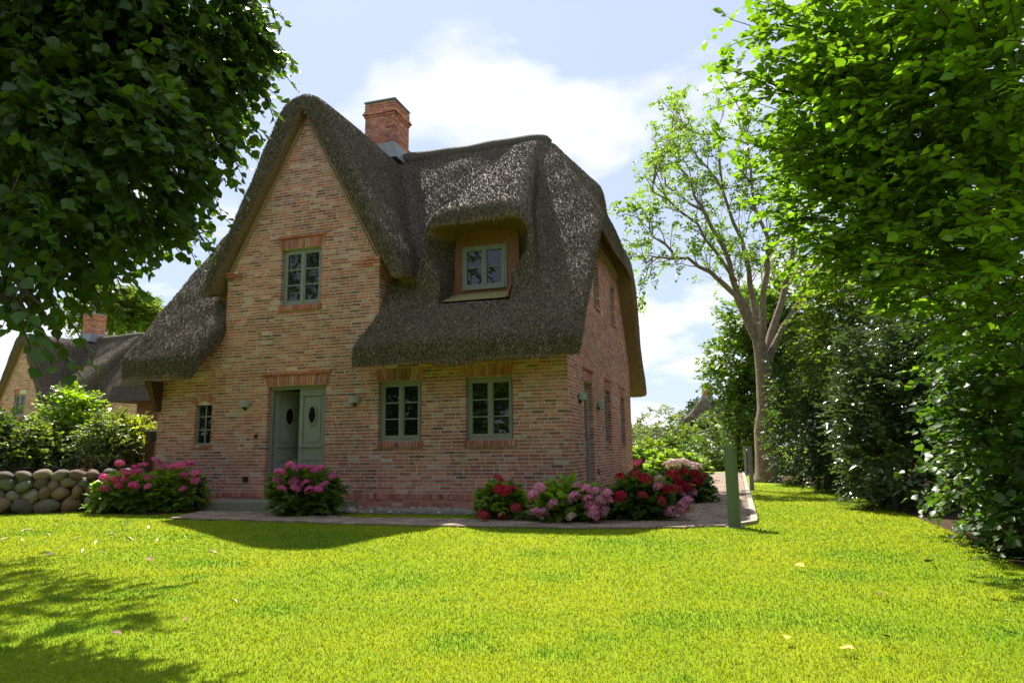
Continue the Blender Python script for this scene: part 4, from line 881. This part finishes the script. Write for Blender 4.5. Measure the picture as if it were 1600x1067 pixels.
hydrangea(268, 799, 1.2, .95, [('lace', x, y) for x, y in ((1180, 95), (1090, 125), (1230, 140), (1290, 135), (1370, 128), (1450, 115), (1485, 188), (1390, 208), (1480, 245), (1385, 305), (1120, 220), (1120, 290), (1330, 140))], 'hydrangea with flat pink blooms below the small round-headed window', z2, lc=(.085, .14, .03), hr=.08)
hydrangea(474, 806, 1.2, 1.0, [('lace', x, y) for x, y in ((235, 607), (305, 622), (370, 622), (440, 632), (530, 682), (165, 655), (145, 712), (265, 715), (345, 737), (470, 742), (180, 770), (275, 765), (435, 770), (370, 780), (405, 640), (265, 625))], 'hydrangea with flat pink blooms in front of the open front door', z1_, lc=(.058, .105, .028), hr=.085)
hydrangea(787, 811, .72, .64, [('red', x, y) for x, y in ((140, 175), (143, 237), (178, 245), (225, 235), (240, 343), (160, 378), (55, 385))], 'small crimson hydrangea under the right front window', z3)
hydrangea(890, 815, 1.08, .70, [('pink', x, y) for x, y in ((375, 230), (338, 272), (452, 318), (395, 372), (588, 215), (640, 235), (688, 252), (572, 280), (650, 288), (720, 295), (760, 265), (765, 300), (683, 355), (735, 355), (680, 385), (655, 320), (690, 320), (350, 365))]+[('tan', 555, 403)], 'pale pink hydrangea at the front right house corner', z3, lc=(.09, .15, .03))
hydrangea(1003, 812, .95, .78, [('crimson', x, y) for x, y in ((835, 168), (920, 145), (975, 178), (835, 275), (960, 275), (1062, 300), (1100, 237), (1130, 155), (1150, 235))]+[('tan', 1055, 180), ('pink', 1050, 222), ('pink', 1120, 360), ('pink', 1190, 325), ('pink', 1190, 350), ('pink', 1215, 305), ('tan', 1230, 350)], 'dark-leaved crimson hydrangea in the bed beside the side path', z3, lc=(.034, .075, .024))
hydrangea(1062, 786, 1.3, .75, [('crimson', x, y) for x, y in ((1190, 215), (1225, 220), (1255, 150), (1300, 165), (1195, 135), (1165, 190), (1265, 190))]+[('pink', 1240, 250), ('pink', 1180, 270)], 'crimson and pink hydrangea next to the bend of the path', z3, lc=(.04, .085, .025), hr=.10)
hydrangea(1062, 752, 2.0, 1.1, [('white', x, y) for x, y in ((1100, 95), (1130, 85), (1160, 88), (1190, 82), (1215, 92), (1245, 100), (1140, 105), (1180, 105), (1210, 112), (1235, 118), (1115, 112), (1270, 110), (1205, 150), (1185, 160))], 'white and blush hydrangea in the rear bed along the path', z3, lc=(.10, .16, .04), hr=.15)
hydrangea(1003, 742, 2.0, 1.2, [('hot', 930, 85), ('hot', 940, 75), ('hot', 920, 95), ('white', 985, 88), ('white', 1010, 90), ('crimson', 1030, 85)], 'small red-flowered hydrangea beyond the rear house corner', z3, lc=(.08, .14, .03), hr=.14)

# ------------------------------------------------------------------ field-stone wall, post, fence
def stone_mesh(seed):
    r = np.random.default_rng(seed); n, m = 10, 7; V = [(0, 0, 1)]
    for i in range(1, m):
        for j in range(n): t, p_ = math.pi*i/m, 2*math.pi*j/n; V.append((math.sin(t)*math.cos(p_), math.sin(t)*math.sin(p_), math.cos(t)))
    V.append((0, 0, -1)); V = np.array(V); dirs = r.normal(size=(7, 3)); dirs /= np.linalg.norm(dirs, axis=1)[:, None]
    for d_ in dirs:                                   # blunt facets
        t = r.uniform(.50, .85); s = V@d_; V = V - np.where(s > t, (s-t)*.92, 0)[:, None]*d_
    V *= 1+.05*np.sin(V[:, :1]*4+seed)
    F = [(0, 1+j, 1+(j+1) % n) for j in range(n)]
    for i in range(m-2): F += [(1+i*n+j, 1+(i+1)*n+j, 1+(i+1)*n+(j+1) % n, 1+i*n+(j+1) % n) for j in range(n)]
    e_ = len(V)-1; F += [(e_, 1+(m-2)*n+(j+1) % n, 1+(m-2)*n+j) for j in range(n)]
    return make_mesh('stone', V, F, smooth=True)
STM = [stone_mesh(i) for i in range(9)]
for m_ in STM: m_.materials.append(M_stone)
def stone_wall():
    A = np.array((-13.2, 12.55)); Bp = np.array((-7.75, 14.35)); t = (Bp-A)/np.linalg.norm(Bp-A); nrm = np.array([t[1], -t[0]]); L = np.linalg.norm(Bp-A)
    core = MB(); q = nrm*.10
    core.hexa([(*(A-nrm*.9), -.05), (*(Bp-nrm*.9), -.05), (*(Bp+q*.3), -.05), (*(A+q*.3), -.05), (*(A-nrm*.9), .74), (*(Bp-nrm*.9), .74), (*(Bp-q*.6), .74), (*(A-q*.6), .74)])
    w = core.build('stone_wall', M_moss, cols=False); tag(w, 'low dry wall of rounded field stones at the left', 'wall')
    CL = [(.19, .155, .11), (.23, .175, .12), (.15, .125, .095), (.25, .15, .095), (.20, .17, .14), (.12, .10, .08), (.30, .26, .21), (.22, .14, .095), (.15, .145, .10)]
    rows = [(.13, .185, .185), (.35, .145, .145), (.54, .135, .13), (.71, .14, .115)]
    for ri, (zc_, rx, rz) in enumerate(rows):
        s = random.uniform(0, .2)
        while s < L-.05:
            a = rx*random.uniform(.6, 1.3); c = A+t*(s+a)+nrm*(.03-.035*ri+random.uniform(-.02, .03)); o = bpy.data.objects.new('stone', random.choice(STM)); col.objects.link(o); o.parent = w
            o.location = (*c, zc_+random.uniform(-.04, .04)*(ri < 3)); o.scale = (a*1.14, .19, rz*random.uniform(.95, 1.25)); o.rotation_euler = (random.uniform(-.15, .15), random.uniform(-.5, .5), math.atan2(t[1], t[0])+random.uniform(-.15, .15)); g = np.array(random.choice(CL))*random.uniform(.85, 1.2); o.color = (*g, 1)
            s += 2*a*.97
    bank = [tuple(A-nrm*.3), tuple(Bp-nrm*.3), (-8.2, 17.5), (-9.5, 24), (-22, 24), (-22, 12)]
    k = len(bank); bk = MB(); bk.add([(*p_, -.05) for p_ in bank]+[(*p_, .70 if i < 2 else .62) for i, p_ in enumerate(bank)], [tuple(range(k-1, -1, -1)), tuple(range(k, 2*k))]+[(i, (i+1) % k, k+(i+1) % k, k+i) for i in range(k)]); b = bk.build('earth_bank', M_soil, cols=False); tag(b, kind='structure')
    fn = empty('wire_fence', (*(A-nrm*.25), .72)); tag(fn, 'low black rail fence running along the top of the stone wall', 'fence')
    L3 = np.array(fn.location)
    for zz in (.86, .80): r = MB(); r.tube([np.array((*(A-nrm*.25), zz))-L3, np.array((*(Bp-nrm*.25), zz))-L3], .012, 6); r.build('rail', M_iron, fn, cols=False)
    for i in range(8): c = A+t*(L*(i+.3)/8)-nrm*.25; r = MB(); r.tube([np.array((*c, .66))-L3, np.array((*c, .90))-L3], .012, 6); r.build('post', M_iron, fn, cols=False)
stone_wall()
pb = at(233, 740, 15.6); po = empty('garden_post', (pb[0], pb[1], .60)); tag(po, 'brown timber post with a small lamp beside the house corner', 'post')
m = MB(); m.box(-.10, .10, -.06, .06, -.02, 1.02); m.build('post_body', M_post, po, cols=False); m = MB(); m.box(.03, .19, -.10, -.062, .80, .98); m.build('lamp', M_black, po, cols=False); m = MB(); m.box(-.11, .13, -.08, .08, 1.021, 1.05); m.build('post_cap', M_lamp, po, cols=False)

# ------------------------------------------------------------------ bollards along the path
def bollard(x, y, label, mt, hgt=1.12, w=.10):
    b = ground(x, y); root = empty('path_bollard', (b[0], b[1], 0), -HA); tag(root, label, 'bollard', 'path bollards')
    m = MB(); n = 14; P = []
    for zz in (0, hgt-.03):
        for i in range(n+1): t = -math.pi/2+math.pi*i/n; P.append((w*.25+w*.8*math.cos(t)*.9, w*math.sin(t), zz))
        P.append((-w*.75, w, zz)); P.append((-w*.75, -w, zz))
    k = n+3; m.add(P, [tuple(range(k-1, -1, -1)), tuple(range(k, 2*k))]+[(i, (i+1) % k, k+(i+1) % k, k+i) for i in range(k)]); m.build('bollard_body', mt, root, cols=False)
    c = MB(); c.box(-w*1.35, w*1.03, -w*1.02, w*1.02, hgt-.029, hgt); c.build('bollard_cap', mt, root, cols=False); l = MB(); l.box(-w*1.30, -w*.78, -w*.8, w*.8, hgt-.05, hgt-.0295); l.build('lamp_lens', M_lamp, root, cols=False)
    p_ = MB(); p_.box(-w*1.1, w*1.25, -w*1.2, w*1.2, -.01, .012); p_.build('base_plate', M_boll2, root, cols=False)
bollard(1147, 823, 'nearest green bollard light at the corner of the path', M_boll)
bollard(1175, 766, 'second bollard from the camera, right of the path', M_boll2, w=.062)
bollard(1166, 743, 'third bollard from the camera, right of the path', M_boll2, w=.062)
bollard(1160, 736, 'farthest bollard, partly hidden behind the third one', M_boll2, w=.062)
# ------------------------------------------------------------------ grass blades and litter
def grass():
    n = 400000; y = 2.3*np.exp(rng.random(n)*math.log(20/2.3)); x = rng.uniform(-1, 1, n)*(y*.86+.8)
    P = np.stack([x, y], 1)
    k = ~inpoly(P, PATH); loc = (P-HO[:2]); lx = loc@HU[:2]; ly = loc@HD[:2]; k &= ~((ly > -.05) & (lx < .05) & (lx > -9.6)); k &= ~inpoly(P, BED) & ~inpoly(P, BED2) & ~inpoly(P, HEDGE_BED)
    for g in GRAVEL: k &= ~inpoly(P, g)
    k &= ~((P[:, 0] < -7.7) & (P[:, 1] > 14.4+.33*(P[:, 0]+7.75)-.1)); P = P[k]; n = len(P); d = P[:, 1]
    hh = rng.uniform(.012, .026, n)*np.clip(.8+d*.03, .8, 1.4); w = np.clip(.00065*d, .0022, .007)*rng.uniform(.7, 1.3, n); a = rng.uniform(0, 2*math.pi, n); ln = rng.uniform(.1, .9, n)
    b0 = np.column_stack([P, np.zeros(n)]); sd = np.stack([np.cos(a), np.sin(a), 0*a], 1)*w[:, None]; lean = np.stack([-np.sin(a), np.cos(a), 0*a], 1)*(hh*ln)[:, None]; up = np.stack([0*a, 0*a, hh], 1)
    V = np.stack([b0-sd, b0+sd, b0+up*.6+lean*.35+sd*.8, b0+up*.6+lean*.35-sd*.8, b0+up+lean], 1).reshape(-1, 3)
    i0 = 5*np.arange(n)[:, None]; F = np.concatenate([i0+[0, 1, 2], i0+[0, 2, 3], i0+[3, 2, 4]])
    pat = np.sin(P[:, 0]*1.7+np.sin(P[:, 1]*1.3)*1.4)*np.cos(P[:, 1]*1.1+P[:, 0]*.6)*.5+.5+rng.normal(0, .14, n)
    c = np.array([.19, .295, .009])[None]*(1-pat[:, None])+np.array([.305, .35, .013])[None]*pat[:, None]; c *= rng.uniform(.85, 1.15, n)[:, None]; dry = rng.random(n) < .025; c[dry] = np.array([.34, .30, .12])
    for _ in range(46):                               # lusher tufts
        q = 2.6*math.exp(random.random()*1.4); tx = random.uniform(-.75, .75)*q; rr_ = random.uniform(.06, .32)*(q/6+.4); dd_ = np.hypot((P[:, 0]-tx)*.8, P[:, 1]-q)/rr_; kf = np.clip(1.2-dd_, 0, .8)[:, None]; c = c*(1-kf)+np.array([.085, .22, .010])*kf
    o = obj('grass', make_mesh('grass', V, F, np.repeat(np.clip(c, .005, 1), 5, 0)), M_grass); tag(o, 'short bright green lawn grass', 'grass', kind='stuff')
grass()
def litter():
    V, F = leaf_tpl(.34, .16, -.1); mes = {}
    for nm, c in (('pale', (.62, .57, .32)), ('yellow', (.66, .40, .05)), ('brown', (.16, .075, .035)), ('white', (.78, .76, .70))):
        me = make_mesh('fallen_leaf', V, F); me.materials.append(mat('dry_leaf_'+nm, c, rough=.7, var=.15)); mes[nm] = me
    spots = [('brown', 232, 872, .11), ('yellow', 1257, 886, .09), ('yellow', 1229, 1000, .07), ('yellow', 1335, 1015, .08), ('brown', 1392, 997, .06), ('brown', 1445, 879, .09), ('brown', 1373, 930, .08), ('white', 1557, 972, .085), ('brown', 1040, 888, .06), ('pale', 370, 942, .10), ('brown', 290, 970, .06), ('brown', 190, 992, .07)]
    for k in range(24): spots.append(('pale', random.uniform(10, 330), random.uniform(815, 868), random.uniform(.10, .19)))
    lab = {'pale': 'dry pale leaf blade in the sunlit grass before the stone wall', 'yellow': 'yellow fallen leaf on the right lawn', 'brown': 'small brown fallen leaf on the lawn', 'white': 'white curled leaf on the lawn near the right edge'}
    own = {232: 'curled brown leaf in the grass left of the gable shadow', 1257: 'yellow leaf on the right lawn below the bollard', 1229: 'smaller yellow leaf near the front of the right lawn', 1335: 'bright yellow leaf nearest the camera on the right lawn',
           1392: 'tiny brown leaf beside the nearest yellow leaf', 1445: 'brown leaf on the right lawn near the hedge bed', 1373: 'dark brown leaf halfway between hedge and yellow leaves', 1040: 'tiny brown leaf in the middle of the lawn below the bollard', 370: 'long pale leaf on the lawn right of the tree shadow', 290: 'small brown leaf just right of the tree shadow', 190: 'brown leaf lying inside the tree shadow'}
    for nm, x, y, s in spots:
        g = ground(x, y, .04); o = bpy.data.objects.new('fallen_leaf', mes[nm]); col.objects.link(o); o.location = (g[0], g[1], .046); o.scale = (s*(.38 if nm == 'pale' else 1), s, s); o.rotation_euler = (random.uniform(-.3, .3), random.uniform(-.4, .4), random.uniform(0, 6.3))
        tag(o, own.get(x, lab[nm]), 'leaf', nm+' fallen leaves on the lawn')
litter()
# ------------------------------------------------------------------ woodland across the road, behind the camera: it shows only as reflections in the windows
def woodland():
    B = []
    for i in range(16): x = -24+i*3.1; B.append(((x+random.uniform(-1, 1), -15+random.uniform(-2, 1), 3.8+random.uniform(-.5, 2.5)), (2.5, 1.8, 4.0)))
    for i in range(13): B.append(((-30+random.uniform(-1.5, 1.5)+.35*i, 8-2.2*i, 4.2+random.uniform(-.5, 2.0)), (2.0, 2.4, 4.2)))
    A, u, k = sample_blobs(B, 7500, .5); arr = sprays(A, u+rng.normal(0, .4, u.shape), 8, 1.0, .5, (.06, .11, .025), T_SMALL, droop=.2); arr[0][:, 2] = np.maximum(arr[0][:, 2], .05)
    V, F, C_ = arr; o = obj('woodland', make_mesh('woodland', V, F, C_), M_leaf); tag(o, 'leafy tree belt mirrored dark green in the window panes', 'woodland', kind='stuff')
woodland()
